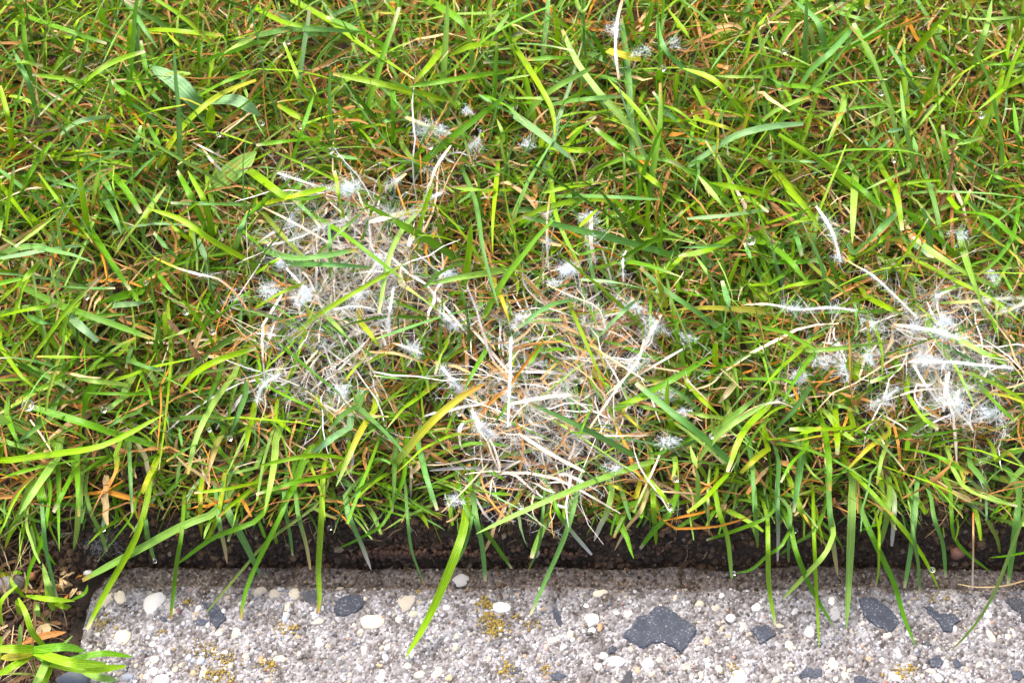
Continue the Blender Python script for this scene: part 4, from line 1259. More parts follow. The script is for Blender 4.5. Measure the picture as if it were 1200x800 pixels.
def plant(name, label, cat, root, leaves, part):
    r = unproj(np.array([root[0]]), np.array([root[1]]), np.array([root[2]]))[0]
    e = tag(new_obj(name, None, loc=r), label, cat)
    for t, s, w, c, z in leaves:
        me, c0 = leaf_mesh(tile_pts(t, s), w, c, z, prof=None if part == 'leaf' else [0.8, 1.0, 1.0, 0.85, 0.3])
        new_obj(part, me, M_GRASS, e, c0 - r)
    return e
weed = plant('weed', 'broad-leaved grass weed with dewy pale leaves at upper left', 'weed', (244, 145, 0.03), [
    ('00', '965,540 900,460 820,380 700,305', 88, 'f', (0.040, 0.056, 0.060, 0.050)),
    ('00', '975,480 1080,465 1150,490 1220,545', 66, 'f', (0.042, 0.058, 0.060, 0.050)),
    ('00', '990,620 985,560 985,490', 84, 'l', (0.040, 0.056, 0.066)),
    ('10', '950,100 1040,40 1130,-30 1200,-90', 100, 'p', (0.034, 0.040, 0.046, 0.046)),
], 'leaf')
corner = plant('grass_tuft', 'bright lime grass tuft spreading over the kerb at bottom left corner', 'grass tuft', (38, 760, 0.0), [
    ('30', '150,645 300,630 400,650', 40, 'g', (0.012, 0.022, 0.014)),
    ('30', '155,650 320,700 498,712', 44, 'l', (0.012, 0.026, 0.016)),
    ('30', '200,695 400,735 590,720', 40, 'l', (0.010, 0.020, 0.008)),
    ('30', '330,690 480,660 618,675', 34, 'g', (0.010, 0.014, 0.006)),
    ('30', '380,735 460,770 545,785', 36, 'p', (0.006, 0.012, 0.004)),
    ('30', '165,640 60,638 -30,640', 40, 'l', (0.012, 0.022, 0.020)),
    ('30', '155,650 80,670 5,680', 46, 'y', (0.010, 0.018, 0.014)),
    ('30', '150,665 60,720 -20,765', 36, 'l', (0.010, 0.020, 0.014)),
    ('30', '215,700 190,760 150,830', 42, 'p', (0.010, 0.020, 0.012)),
    ('30', '240,715 215,780 195,850', 30, 'l', (0.008, 0.014, 0.008)),
    ('30', '150,650 210,690 250,720', 30, 'g', (0.008, 0.016, 0.010)),
    ('30', '205,625 150,560 120,470 85,400', 28, 'l', (0.008, 0.022, 0.026, 0.022)),
    ('30', '200,625 280,625 340,578', 14, 'p', (0.006, 0.014, 0.010)),
], 'blade')
low = plant('seedling', 'low leafy green plant on the soil left of the kerb corner', 'seedling', (62, 706, 0.0), [
    ('30', '120,390 220,405 350,415', 28, 'l', (0.008, 0.016, 0.010)),
    ('30', '265,430 225,340 200,240', 30, 'p', (0.006, 0.020, 0.016)),
    ('30', '250,460 240,420 215,330', 40, 'l', (0.004, 0.012, 0.014)),
    ('30', '335,410 395,380 412,338', 18, 'g', (0.008, 0.014, 0.010)),
    ('30', '250,420 300,440 335,440', 30, 'l', (0.006, 0.012, 0.006)),
    ('30', '170,420 175,470 185,490', 26, 'p', (0.006, 0.010, 0.006)),
    ('30', '120,400 70,350 45,300', 22, 'l', (0.006, 0.016, 0.016)),
], 'leaf')
plant('seedling', 'tiny yellow-green seedling with split leaves at the left edge', 'seedling', (12, 674, 0.004), [
    ('30', '45,290 20,290 -5,300', 26, 'y', (0.010, 0.018, 0.016)),
    ('30', '45,288 75,280 105,285', 20, 'l', (0.010, 0.018, 0.016)),
    ('30', '45,290 40,270 45,248', 24, 'y', (0.010, 0.018, 0.020)),
    ('30', '60,380 55,330 45,290', 20, 'l', (0.004, 0.010, 0.012)),
], 'leaf')
plant('grass_tuft', 'small grass tuft at the left edge above the bright corner tuft', 'grass tuft', (2, 730, 0.0), [
    ('30', '10,530 5,420 80,340', 28, 'l', (0.006, 0.022, 0.022)),
    ('30', '90,480 85,440 75,410', 34, 'l', (0.008, 0.018, 0.020)),
    ('30', '90,620 95,570 95,525', 22, 'p', (0.006, 0.012, 0.016)),
    ('30', '-10,700 0,620 5,580', 24, 'l', (0.006, 0.012, 0.016)),
], 'blade')
# curled dry leaf scraps beside the kerb corner
r = unproj(np.array([84]), np.array([685]), np.array([0.0]))[0]
e = tag(new_obj('dry_leaves', None, loc=r), 'curled tan dry leaf scraps by the rounded kerb corner', 'dry leaves')
for k in range(14):
    a = rng.uniform(0, 6.28); L_ = rng.uniform(20, 70)
    p = np.array([330 + rng.normal(0, 28), 330 + rng.normal(0, 26)])
    P = np.array([p, p + [math.cos(a) * L_ * .5 + rng.normal(0, 8), math.sin(a) * L_ * .5 + rng.normal(0, 8)], p + [math.cos(a) * L_, math.sin(a) * L_]]) / 4 + np.array([0, 600])
    me, c0 = leaf_mesh(P, rng.uniform(8, 22), 's' if rng.random() < 0.6 else 'o', (0.006, 0.012, 0.009), 7)
    new_obj('leaf', me, M_STRAW, e, c0 - r)
plant('dead_leaf', 'flat tan and orange dead leaf on the soil left of the kerb', 'dead leaf', (30, 755, 0.0), [
    ('30', '100,615 200,580 310,560', 34, 'o', (0.004, 0.008, 0.006)), ('30', '170,570 210,545 225,520', 60, 's', (0.004, 0.006, 0.005))], 'leaf')
# ------------------------------------------------------------------ mould and the dead patches
PATCH = [(405, 320, 98, 98, 1.0), (385, 430, 82, 52, 0.95), (655, 482, 118, 72, 1.0), (690, 385, 100, 42, 0.6), (620, 560, 80, 45, 0.7), (1110, 430, 98, 82, 1.0), (1085, 365, 75, 38, 0.65), (960, 430, 50, 45, 0.45), (520, 200, 60, 45, 0.35), (700, 250, 40, 45, 0.2), (750, 65, 35, 30, 0.3), (545, 370, 60, 60, 0.4)]
PW = []
for cx, cy, rx, ry, st in PATCH:
    c = unproj(np.array([cx, cx + rx]), np.array([cy, cy]), np.array([0.035, 0.035]))
    d = unproj(np.array([cx]), np.array([cy + ry]), np.array([0.035]))[0]
    PW.append((c[0][0], c[0][1], abs(c[1][0] - c[0][0]), abs(c[0][1] - d[1]), st))
def patch(x, y):
    v = np.zeros_like(x)
    w = (fbm(x * 45, y * 45, 51) - 0.47) * 1.1
    for cx, cy, rx, ry, st in PW:
        r2 = ((x - cx) / rx) ** 2 + ((y - cy) / ry) ** 2
        v = np.maximum(v, st * np.clip(1.35 - r2 + w, 0, 1))
    return np.clip(v, 0, 1)

def grow(n, root, az, el, bend, length, width, S=8, wob=0.0, sway=None):
    """centre lines of n blades from their roots"""
    s = np.linspace(0, 1, S)
    th = el[:, None] - bend[:, None] * s[None, :] ** 1.3
    ph = az[:, None] + (0 if sway is None else sway[:, None] * s[None, :])
    d = np.stack([np.cos(th) * np.cos(ph), np.cos(th) * np.sin(ph), np.sin(th)], -1) * (length / (S - 1))[:, None, None]
    if wob: d = d + rng.normal(0, wob, d.shape) * (length / (S - 1))[:, None, None]
    C = np.concatenate([root[:, None, :], root[:, None, :] + np.cumsum(d[:, :-1], 1)], 1)
    return C, s

def stuff(name, V, F, C, B, mat, label, parent=None):
    o = new_obj(name, raw_mesh(name, V, F, C, B), mat, parent)
    o['kind'] = 'stuff'; o['label'] = label
    return o

def edge_ok(C):
    """the lawn edge has been trimmed: few blades reach past the cut"""
    n = len(C)
    cut = 0.0235 - 0.38 * (C[..., 2] - 0.02) - (rng.gamma(1.2, 0.0040, n) - 0.002)[:, None]
    out = (C[..., 1] < cut).any(1) & (C[:, 0, 0] > -0.215)
    return ~out

def green_mass():
    n = 19000
    x = rng.uniform(-0.42, 0.42, n); y = 0.032 + rng.random(n) ** 1.05 * 0.40
    tall = rng.random(n) < 0.14                     # long fine blades arching over the rest
    fr = rng.random(n) < 0.085                       # overhanging fringe
    y = np.where(fr, rng.uniform(0.029, 0.046, n), y)
    # tufted: keep more where a noise is high
    pt = patch(x, y)
    dens = (0.45 + 0.75 * fbm(x * 38, y * 38, 61)) * (1 - 0.76 * pt)
    dens = np.where(tall, np.maximum(dens, 0.75 - 0.62 * pt), dens)
    dens = np.where(fr, 0.9, dens)
    dens = np.where((x < -0.19) & (y < 0.04), dens * 0.6, dens)
    keep = rng.random(n) < dens
    x, y, pt, tall, fr = x[keep], y[keep], pt[keep], tall[keep], fr[keep]; n = len(x)
    root = np.stack([x, y, soil_height(x, y) - 0.002], -1)
    az = rng.uniform(0, 2 * np.pi, n)
    lean = np.exp(-(y - 0.026) / 0.035)
    az = np.where(rng.random(n) < lean * 0.75, -np.pi / 2 + rng.normal(0, 0.7, n), az)
    el = np.radians(rng.uniform(22, 82, n)); el = np.where(lean > 0.5, el * 0.85, el)
    bend = rng.gamma(2.2, 0.42, n) + lean * 0.5
    length = np.clip(rng.normal(0.040, 0.013, n), 0.015, 0.075) * (1 - 0.30 * pt)
    length = np.where(lean > 0.55, length * 0.72, length)
    length = np.where(tall & (lean < 0.5), rng.uniform(0.055, 0.098, n), length)
    el = np.where(tall, np.radians(rng.uniform(25, 62, n)), el); bend = np.where(tall, rng.uniform(0.35, 1.25, n), bend)
    az = np.where(fr, -np.pi / 2 + rng.normal(0, 0.55, n), az); el = np.where(fr, np.radians(rng.uniform(5, 60, n)), el)
    bend = np.where(fr, rng.uniform(0.8, 1.9, n), bend); length = np.where(fr, rng.uniform(0.020, 0.036, n), length)
    C, s = grow(n, root, az, el, bend, length, None, 9, 0.05, rng.normal(0, 0.35, n))
    C[..., 2] = np.maximum(C[..., 2], 0.004)
    ok = edge_ok(C); C = C[ok]; n = len(C); pt, az = pt[ok], az[ok]
    w0 = rng.choice([0.0009, 0.0014, 0.0020, 0.0029], n, p=[0.24, 0.38, 0.28, 0.10]) * rng.uniform(0.85, 1.15, n)
    cut = rng.random(n) < 0.5
    prof = np.where(cut[:, None], np.interp(s, [0, 0.2, 0.6, 0.9, 1], [0.8, 0.95, 1, 0.8, 0.6])[None], np.interp(s, [0, 0.2, 0.5, 0.85, 1], [0.8, 1, 1, 0.55, 0.06])[None])
    W = w0[:, None] * prof
    base = np.array([PALV[k] for k in 'glbdpvyf'])
    idx = rng.choice(8, n, p=[0.36, 0.26, 0.12, 0.10, 0.09, 0.03, 0.02, 0.02])
    c = base[idx] * rng.uniform(0.75, 1.2, (n, 1))
    col = np.repeat(c[:, None, :], len(s), 1)
    # pale sheath at the foot, dry tip
    f = (1 - s)[None, :, None] ** 2 * 0.5
    col = col * (1 - f) + np.array([0.24, 0.24, 0.06]) * f
    dry = (rng.random(n) < 0.35)[:, None, None] * np.clip((s - 0.86) / 0.14, 0, 1)[None, :, None] * 0.9
    tip = np.where((rng.random(n) < 0.5)[:, None, None], np.array([0.60, 0.50, 0.32]), np.array([0.42, 0.20, 0.05]))
    col = col * (1 - dry) + tip * dry
    V, F, cc, B = ribbons(C, W, rng.normal(0, 0.6, n), rng.uniform(0.1, 0.7, n), col, rng.random(n), rng.normal(0, 0.9, n), az)
    stuff('grass', V, F, cc, B, M_GRASS, 'dense mass of green grass blades', lawn)
green_mass()

def thatch_mass():
    n = 28000
    x = rng.uniform(-0.42, 0.42, n); y = 0.024 + rng.random(n) * 0.40
    pt = patch(x, y)
    keep = rng.random(n) < (0.27 + 0.32 * fbm(x * 30, y * 30, 71) + 0.8 * pt)
    x, y, pt = x[keep], y[keep], pt[keep]; n = len(x)
    z = soil_height(x, y) + rng.random(n) * (0.016 + 0.016 * pt)
    root = np.stack([x, y, z], -1)
    az = rng.uniform(0, 2 * np.pi, n)
    fringe = np.exp(-(y - 0.024) / 0.02)
    az = np.where(rng.random(n) < fringe * 0.7, -np.pi / 2 + rng.normal(0, 0.6, n), az)
    el = np.radians(np.abs(rng.normal(0, 20, n))) * (1 - 0.4 * pt) + fringe * rng.uniform(0, 0.6, n)
    el = np.where(rng.random(n) < 0.12 * (1 - pt), el + rng.uniform(0.2, 0.9, n), el)
    bend = rng.normal(0.55, 0.5, n) + fringe * 0.6
    length = np.clip(rng.gamma(3.2, 0.0090, n), 0.008, 0.065)
    C, s = grow(n, root, az, el, bend, length, None, 7, 0.13, rng.normal(0, 0.7, n))
    C[..., 2] = np.maximum(C[..., 2], np.maximum(soil_height(C[..., 0], C[..., 1]) + 0.0008, 0.001))
    ok = edge_ok(C); C = C[ok]; n = len(C); pt, az = pt[ok], az[ok]
    w0 = (1 - 0.32 * pt) * rng.choice([0.0006, 0.0010, 0.0016, 0.0024], n, p=[0.38, 0.36, 0.19, 0.07]) * rng.uniform(0.8, 1.2, n)
    W = w0[:, None] * np.interp(s, [0, 0.1, 0.8, 1], [0.7, 1, 0.9, 0.35])[None] * (1 + rng.normal(0, 0.12, (n, len(s))))
    base = np.array([(0.50, 0.25, 0.075), (0.36, 0.17, 0.05), (0.60, 0.25, 0.025), (0.60, 0.42, 0.20), (0.20, 0.10, 0.045), (0.66, 0.55, 0.38)])
    c = base[rng.choice(6, n, p=[0.29, 0.24, 0.11, 0.20, 0.10, 0.06])]
    pale = np.array([(0.67, 0.57, 0.48), (0.78, 0.74, 0.72), (0.55, 0.38, 0.22), (0.57, 0.53, 0.54), (0.52, 0.27, 0.09)])[rng.choice(5, n, p=[0.30, 0.28, 0.18, 0.14, 0.10])]
    sel = rng.random(n) < pt * 1.05
    c = np.where(sel[:, None], pale, c) * rng.uniform(0.75, 1.2, (n, 1))
    col = np.repeat(c[:, None, :], len(s), 1) * (1 + rng.normal(0, 0.07, (n, len(s), 1)))
    V, F, cc, B = ribbons(C, W, rng.normal(0, 0.9, n), rng.uniform(0.0, 0.8, n), col, rng.random(n), rng.normal(0, 1.5, n), az)
    stuff('thatch', V, F, cc, B, M_STRAW, 'thatch of brown, orange and bleached dead grass between the blades')['category'] = 'thatch'
    return C, pt, sel
TC, TPT, TSEL = thatch_mass()

def corner_growth():
    # thatch and young grass on the soil beyond the kerb's end
    for n, mat, name, lab in ((700, M_STRAW, 'thatch', 'tangled brown straw on the soil left of the kerb'), (110, M_GRASS, 'grass', 'sparse short grass on the soil left of the kerb')):
        dead = mat is M_STRAW
        x = rng.uniform(-0.34, -0.208, n); y = rng.uniform(-0.085, 0.035, n)
        root = np.stack([x, y, soil_height(x, y) + (rng.random(n) * 0.006 if dead else -0.001)], -1)
        az = rng.uniform(0, 6.28, n)
        el = np.radians(np.abs(rng.normal(0, 15, n))) if dead else np.radians(rng.uniform(20, 80, n))
        C, s = grow(n, root, az, el, rng.uniform(0.1, 0.9, n), np.clip(rng.gamma(3, 0.008, n), 0.006, 0.05) * (1 if dead else 0.9), None, 7, 0.12 if dead else 0.04, rng.normal(0, 0.6, n))
        ok = C[..., 0].max(1) < -0.2025 + rng.gamma(1.0, 0.002, n); C = C[ok]; az = az[ok]; n = len(C)
        C[..., 2] = np.maximum(C[..., 2], soil_height(C[..., 0], C[..., 1]) + 0.0008)
        W = (rng.choice([0.0006, 0.0011, 0.0018], n, p=[.45, .37, .18]) * (1 if dead else 1.3))[:, None] * np.interp(s, [0, 0.3, 1], [0.8, 1, 0.2])[None]
        base = np.array([(0.42, 0.25, 0.11), (0.30, 0.16, 0.07), (0.55, 0.42, 0.25), (0.20, 0.11, 0.05)]) if dead else np.array([PALV[k] for k in 'glpv'])
        c = base[rng.choice(4, n)] * rng.uniform(0.8, 1.15, (n, 1))
        V, F, cc, B = ribbons(C, W, rng.normal(0, 0.7, n), rng.uniform(0.1, 0.6, n), np.repeat(c[:, None], 7, 1), rng.random(n), rng.normal(0, 0.8, n), az)
        stuff(name, V, F, cc, B, mat, lab)['category'] = name
corner_growth()

# ------------------------------------------------------------------ mould threads
def hairs(P, D, Ln, w=0.00011, S=5, curl=0.5):
    """thin curved threads: start points P, directions D, lengths Ln"""
    n = len(P)
    s = np.linspace(0, 1, S)
    D = norm(D); side = norm(np.cross(D, rng.normal(0, 1, (n, 3))))
    b2 = np.cross(D, side)
    amp = rng.normal(0, curl, (n, 1, 1)); amp2 = rng.normal(0, curl * 0.5, (n, 1, 1))
    C = P[:, None, :] + Ln[:, None, None] * (D[:, None, :] * s[None, :, None] + side[:, None, :] * amp * (s ** 2)[None, :, None] + b2[:, None, :] * amp2 * np.sin(s * 4)[None, :, None] * 0.4)
    wd = norm(rng.normal(0, 1, (n, 3)))[:, None, :] * (w * np.interp(s, [0, 0.7, 1], [1, 0.8, 0.4]))[None, :, None] * rng.uniform(0.6, 1.4, (n, 1, 1))
    V = np.stack([C - wd, C + wd], 2).reshape(-1, 3)
    i = (np.arange(n) * S * 2)[:, None] + (np.arange(S - 1) * 2)[None, :]
    F = np.stack([i, i + 1, i + 3, i + 2], -1).reshape(-1, 4)
    return V, F

def merge(L_):
    Vs, Fs, o = [], [], 0
    for V, F in L_:
        Vs.append(V); Fs.append(F + o); o += len(V)
    return np.vstack(Vs), np.vstack(Fs)

def fluff_on_line(C, n, ln, w=0.00011, sag=0.0):
    """threads growing off a stem's centre line"""
    t = rng.random(n) * (len(C) - 1); i = t.astype(int); f = (t - i)[:, None]
    P = C[i] * (1 - f) + C[np.minimum(i + 1, len(C) - 1)] * f
    T = norm(C[np.minimum(i + 1, len(C) - 1)] - C[i] + 1e-9)
    D = rng.normal(0, 1, (n, 3)); D -= T * np.sum(D * T, -1, keepdims=True) * 0.7
    D[:, 2] -= sag
    # growth comes in bursts along the stem
    a, b = rng.uniform(0.8, 1.6), rng.uniform(2.0, 3.6)
    burst = np.clip(0.45 + 0.5 * np.sin(t * a + rng.uniform(0, 6)) + 0.35 * np.sin(t * b + rng.uniform(0, 6)), 0.04, 1.2)
    keep = rng.random(n) < burst + 0.15
    return hairs(P[keep], D[keep], (ln * rng.gamma(2.2, 0.42, n) * burst)[keep], w, curl=1.2)

MOULDY = [  # tile, path, width, colours, threads, thread length mm, label
 ('13','225,165 270,230 310,310 340,430',20,'w',420,3.2,'white mould-coated stem standing out at right of the lawn, upper one of the chain'),
 ('13','355,412 420,450 490,490 600,590 700,690',18,'y>w>w>w',330,2.6,'yellow-ended mouldy stem running down-right to the right mould patch'),
 ('13','-110,628 0,625 150,650 290,640 410,655',17,'s>w>w>w',420,3.2,'level mould-coated stem left of the right mould patch'),
 ('13','590,720 680,735 780,750 930,800',30,'s>w>w>p',900,3.4,'thickly furred stem at the heart of the right mould patch'),
 ('13','810,620 980,610 1150,595 1230,600',22,'g>s>w>s',330,2.8,'green blade turning white with mould at the right edge, upper'),
 ('13','1060,670 1130,650 1210,615',24,'w>y>w',260,2.8,'yellowed mouldy stalk end at the right edge, lower'),
 ('13','850,560 800,585 775,640',18,'w',220,2.6,'hooked white mouldy stem at the top of the right mould patch'),
 ('23','660,95 840,95 1000,110 1150,125',20,'w',520,2.8,'level white mouldy stem across the middle of the right mould patch'),
 ('23','680,105 730,190 810,300',16,'w',120,1.8,'bare white stalk slanting down in the right mould patch'),
 ('23','850,140 830,240 822,330',20,'w',120,1.8,'upright white stalk in the lower right mould patch'),
 ('23','892,225 885,290 882,355',20,'w',160,2.2,'short white stalk right of the upright one in the right mould patch'),
 ('23','480,305 550,270 610,215',20,'w',300,2.8,'slanting furry stem below-left of the right mould patch'),
 ('12','178,110 165,220 163,330 172,465',15,'y>s>w>s',230,2.8,'upright stalk yellow above and mouldy below, upper centre'),
 ('12','372,190 370,330 388,430',24,'w>w>o',300,3.2,'upright furry stem right of the yellow-topped stalk'),
 ('12','535,375 520,420 522,520',12,'w',110,2.4,'thin white stem above the middle mould patch'),
 ('12','700,675 660,740 620,830',20,'w',330,2.6,'mouldy stem slanting down-left at the upper right of the middle patch'),
 ('12','80,680 30,690 12,740',14,'w',240,2.6,'curled mouldy stem at the upper left of the middle patch'),
 ('12','160,530 260,580 400,640 440,740',14,'s>w',200,2.2,'long pale stem leaving the big mould ball in the middle'),
 ('11','100,10 250,60 400,100',13,'w',260,2.6,'thin white stem leading to the feathery mould ball'),
 ('11','705,12 660,45 608,88',24,'s>w>w',170,2.6,'short thick white stem right of the feathery mould ball'),
 ('01','915,680 875,735 835,805 800,920',19,'w>w>y',220,2.4,'white mouldy stem rising above the left mould patch'),
 ('11','885,90 845,115 795,145',24,'o>w>w>o',150,2.4,'short white stem with orange ends above the left mould patch'),
 ('11','530,240 650,210 750,185 830,180',34,'w>w>y>y>o',380,2.8,'broad stem white with mould and yellow at its right end, left mould patch'),
 ('11','738,305 715,350 695,395',24,'w>w>o',130,2.2,'short bright white stem low right of the yellow-ended one'),
 ('11','645,545 630,640 615,735',15,'w',240,2.4,'upright mouldy stem in the lower right of the left mould patch'),
 ('11','30,170 170,240 330,330 420,380',14,'s>w',160,2.4,'long thin pale stem crossing the left mould patch down-right'),
 ('11','50,350 180,320 330,255 430,225',13,'w',240,2.6,'long thin white stem crossing the left mould patch up-right'),
 ('11','140,455 220,540 320,640',14,'w>s',260,2.8,'mouldy stem in the left of the left mould patch'),
 ('11','860,655 900,690 950,745',26,'w',420,3.0,'bent furry stem end right of the left mould patch'),
 ('11','560,650 480,635 420,640 340,655',12,'w',200,2.4,'level mouldy strand in the lower left mould patch'),
 ('21','110,150 30,210 5,285',18,'w',420,2.8,'furry curved stem at the lower left end of the left mould patch'),
 ('21','640,5 710,30 775,55',24,'s>w',160,2.2,'pale thick stem at the lower right of the left mould patch'),
 ('21','870,120 920,180 970,240',18,'w',330,2.8,'furry stem between the left and middle mould patches'),
 ('21','1195,-20 1190,180 1180,400',20,'w',420,2.6,'tall white stem at the left border of the middle mould patch'),
 ('21','1010,320 1055,400 1110,450',26,'w',600,3.0,'thickly furred stem at the lower left of the middle mould patch'),
 ('22','-10,292 150,262 280,248',26,'w',480,2.8,'level furry white stem in the middle mould patch'),
 ('22','620,-10 590,90 520,180 440,250',16,'w>s',150,2.2,'pale mouldy stalk rising to the upper right of the middle patch'),
 ('10','720,405 830,455 950,490 1020,505 1100,570 1160,650',16,'y>y>w>s>o>o',200,2.0,'yellow, white and orange stem left of the left mould patch'),
 ('02','522,-20 495,90 485,230 500,370',20,'o>w>w>s',220,2.4,'orange and white mouldy stem beside the tall blue-green blade'),
 ('01','700,548 800,590 920,630',34,'s>v>v',520,3.0,'tan dying blade with mould fur under it, upper centre'),
 ('23','-40,300 0,290 60,285 120,310',13,'w>s',90,2.0,'thin bleached stem left of the small mould tufts at right'),
]
for t, s, w, c, nh, ln, lab in MOULDY:
    P = tile_pts(t, s)
    me, c0 = blade_mesh(P, w * 0.72, c, 't', 14, flat=True, foot=False)
    e = tag(new_obj('mouldy_stem', None, loc=c0), lab, 'mouldy stem', 'stems furred with white mould')
    new_obj('stem', me, M_STRAW, e)
    q = np.zeros(len(me.vertices) * 3, np.float32); me.vertices.foreach_get('co', q)
    C = q.reshape(-1, 3, 3)[:, 1, :].astype(float)
    if 'y' in c or c[0] in 'gs': C = C[len(C) // 4:]
    V, F = merge([fluff_on_line(C, int(nh * 1.3), ln * 0.0010, 0.00007, 0.3), fluff_on_line(C, int(nh * 1.5), ln * 0.00042, 0.00010)])
    new_obj('mould', raw_mesh('mould', V, F), M_MOULD, e)

FLUFF = [  # tile, x, y, rx, ry, threads, label
 ('11',435,85,55,36,900,'feathery white mould ball at the top of the left mould patch'),
 ('12',265,462,46,34,900,'big cottony mould ball at the top of the middle mould patch'),
 ('12',200,525,28,26,300,'small mould tuft just below-left of the big cottony ball'),
 ('13',830,702,40,30,600,'cottony mould ball in the right mould patch, beside the furred stem'),
 ('23',362,125,26,50,450,'upright mould tuft left of the right mould patch'),
 ('23',145,165,40,34,380,'mould tuft with an orange leaf tip beside it, left of the right mould patch'),
 ('01',800,612,60,34,300,'mould fringe hanging under the tan dying blade at upper centre'),
 ('01',990,525,24,30,200,'small mould tuft on the upright blade at upper centre'),
 ('01',1030,680,36,60,300,'vertical wisp of mould at upper centre'),
 ('02',80,670,34,34,260,'mould tuft near the cut lime blade at upper centre'),
 ('02',480,150,26,44,240,'mould tuft left of the tall blue-green blade'),
 ('02',610,245,44,34,220,'wispy mould right of the tall blue-green blade'),
 ('02',760,200,30,44,160,'faint mould wisp further right of the tall blue-green blade'),
 ('11',910,485,38,30,420,'mould tuft on a blade right of the left mould patch'),
 ('11',225,580,44,50,520,'thick mould tuft in the left of the left mould patch'),
 ('11',480,590,50,30,360,'mould tuft in the middle of the left mould patch'),
 ('11',120,440,34,30,340,'mould tuft at the left end of the blue-green blades in the left patch'),
 ('11',60,560,50,40,320,'mould wisps at the left border of the left mould patch'),
 ('11',170,230,40,60,280,'mould tuft below the thin stem in the upper left mould patch'),
 ('11',600,420,50,60,360,'mould between the crossing blades of the left mould patch'),
 ('12',360,220,50,40,300,'mould wisps round the top of the upright furry stem'),
 ('12',560,640,60,40,420,'mould fur at the top right of the middle mould patch'),
 ('12',660,720,40,60,360,'mould fur at the right of the middle mould patch'),
 ('22',795,330,30,22,260,'small mould tuft on the right of the middle mould patch'),
 ('22',735,460,50,34,320,'mould fur at the lower right of the middle mould patch'),
 ('22',720,250,40,40,260,'mould fur right of the straw in the middle mould patch'),
 ('22',590,110,60,30,280,'mould fur where straws cross, middle mould patch'),
 ('22',470,590,50,18,180,'low mould wisp below the middle mould patch'),
 ('21',400,225,50,30,360,'mould fur at the lower end of the left mould patch'),
 ('21',740,30,40,30,260,'mould fur at the lower right of the left mould patch'),
 ('21',930,740,36,40,180,'lone mould wisp near the grass fringe, left of middle'),
 ('23',870,270,70,70,520,'mould fur around the white stalks of the right mould patch'),
 ('23',1050,330,60,50,380,'mould fur at the lower right of the right mould patch'),
 ('23',760,90,80,40,420,'mould fur along the top of the right mould patch'),
 ('23',480,60,44,60,340,'mould fur left of the top of the right mould patch'),
 ('23',280,80,50,40,300,'mould fur left of the upright mould tuft'),
 ('13',1050,490,34,44,240,'mould wisp above the right edge of the right mould patch'),
 ('13',480,720,40,40,220,'mould wisp left of the thickly furred stem'),
 ('13',900,290,34,50,160,'faint mould wisp beside the orange-brown dead blade'),
 ('12',830,790,40,24,180,'small mould wisp right of the middle mould patch'),
]
for t, x, y, rx, ry, nh, lab in FLUFF:
    p = tile_pts(t, '%f,%f' % (x, y))[0]
    c = unproj(np.array([p[0]]), np.array([p[1]]), np.array([0.066 if nh > 500 else 0.057]))[0]
    m = K * 0.66 / 4
    R = np.array([rx * m, ry * m, min(rx, ry) * m * 0.45])
    nh = int(nh * 0.85)
    # matted strands lying over one another, each furred unevenly with short threads
    ball = t + str(x) in ('11435', '12265', '13830')
    ks = 5 + nh // 90
    L_ = []
    for k in range(ks):
        az = rng.uniform(0, 6.28); st = rng.normal(0, 0.30 if ball else 0.5, 3) * R
        ax = np.array([math.cos(az), math.sin(az), rng.normal(0, 0.25)]) * R * rng.uniform(0.4, 1.1 if ball else 2.0)
        tt = np.linspace(-0.5, 0.5, 7)[:, None]; bow = rng.normal(0, 0.5, 3) * R * 0.6
        C = st + ax * tt + bow * (tt ** 2 * 4 - 1) * 0.3
        L_.append(fluff_on_line(C, int(nh / ks * 1.9) + 4, R.mean() * (0.70 if ball else 0.50), 0.00008))
        L_.append(hairs(C[:-1], np.diff(C, axis=0), np.linalg.norm(np.diff(C, axis=0), axis=1) * 1.3, 0.00013, curl=0.3))
    m2 = nh // 4
    L_.append(hairs(rng.normal(0, 0.4, (m2, 3)) * R, rng.normal(0, 1, (m2, 3)) * np.array([1, 1, 0.35]), R.mean() * rng.uniform(0.4, 1.5, m2), 0.00007, curl=0.7))
    V, F = merge(L_)
    tag(new_obj('mould_tuft', raw_mesh('mould_tuft', V, F), M_MOULD, None, c), lab, 'mould', 'tufts of white mould')

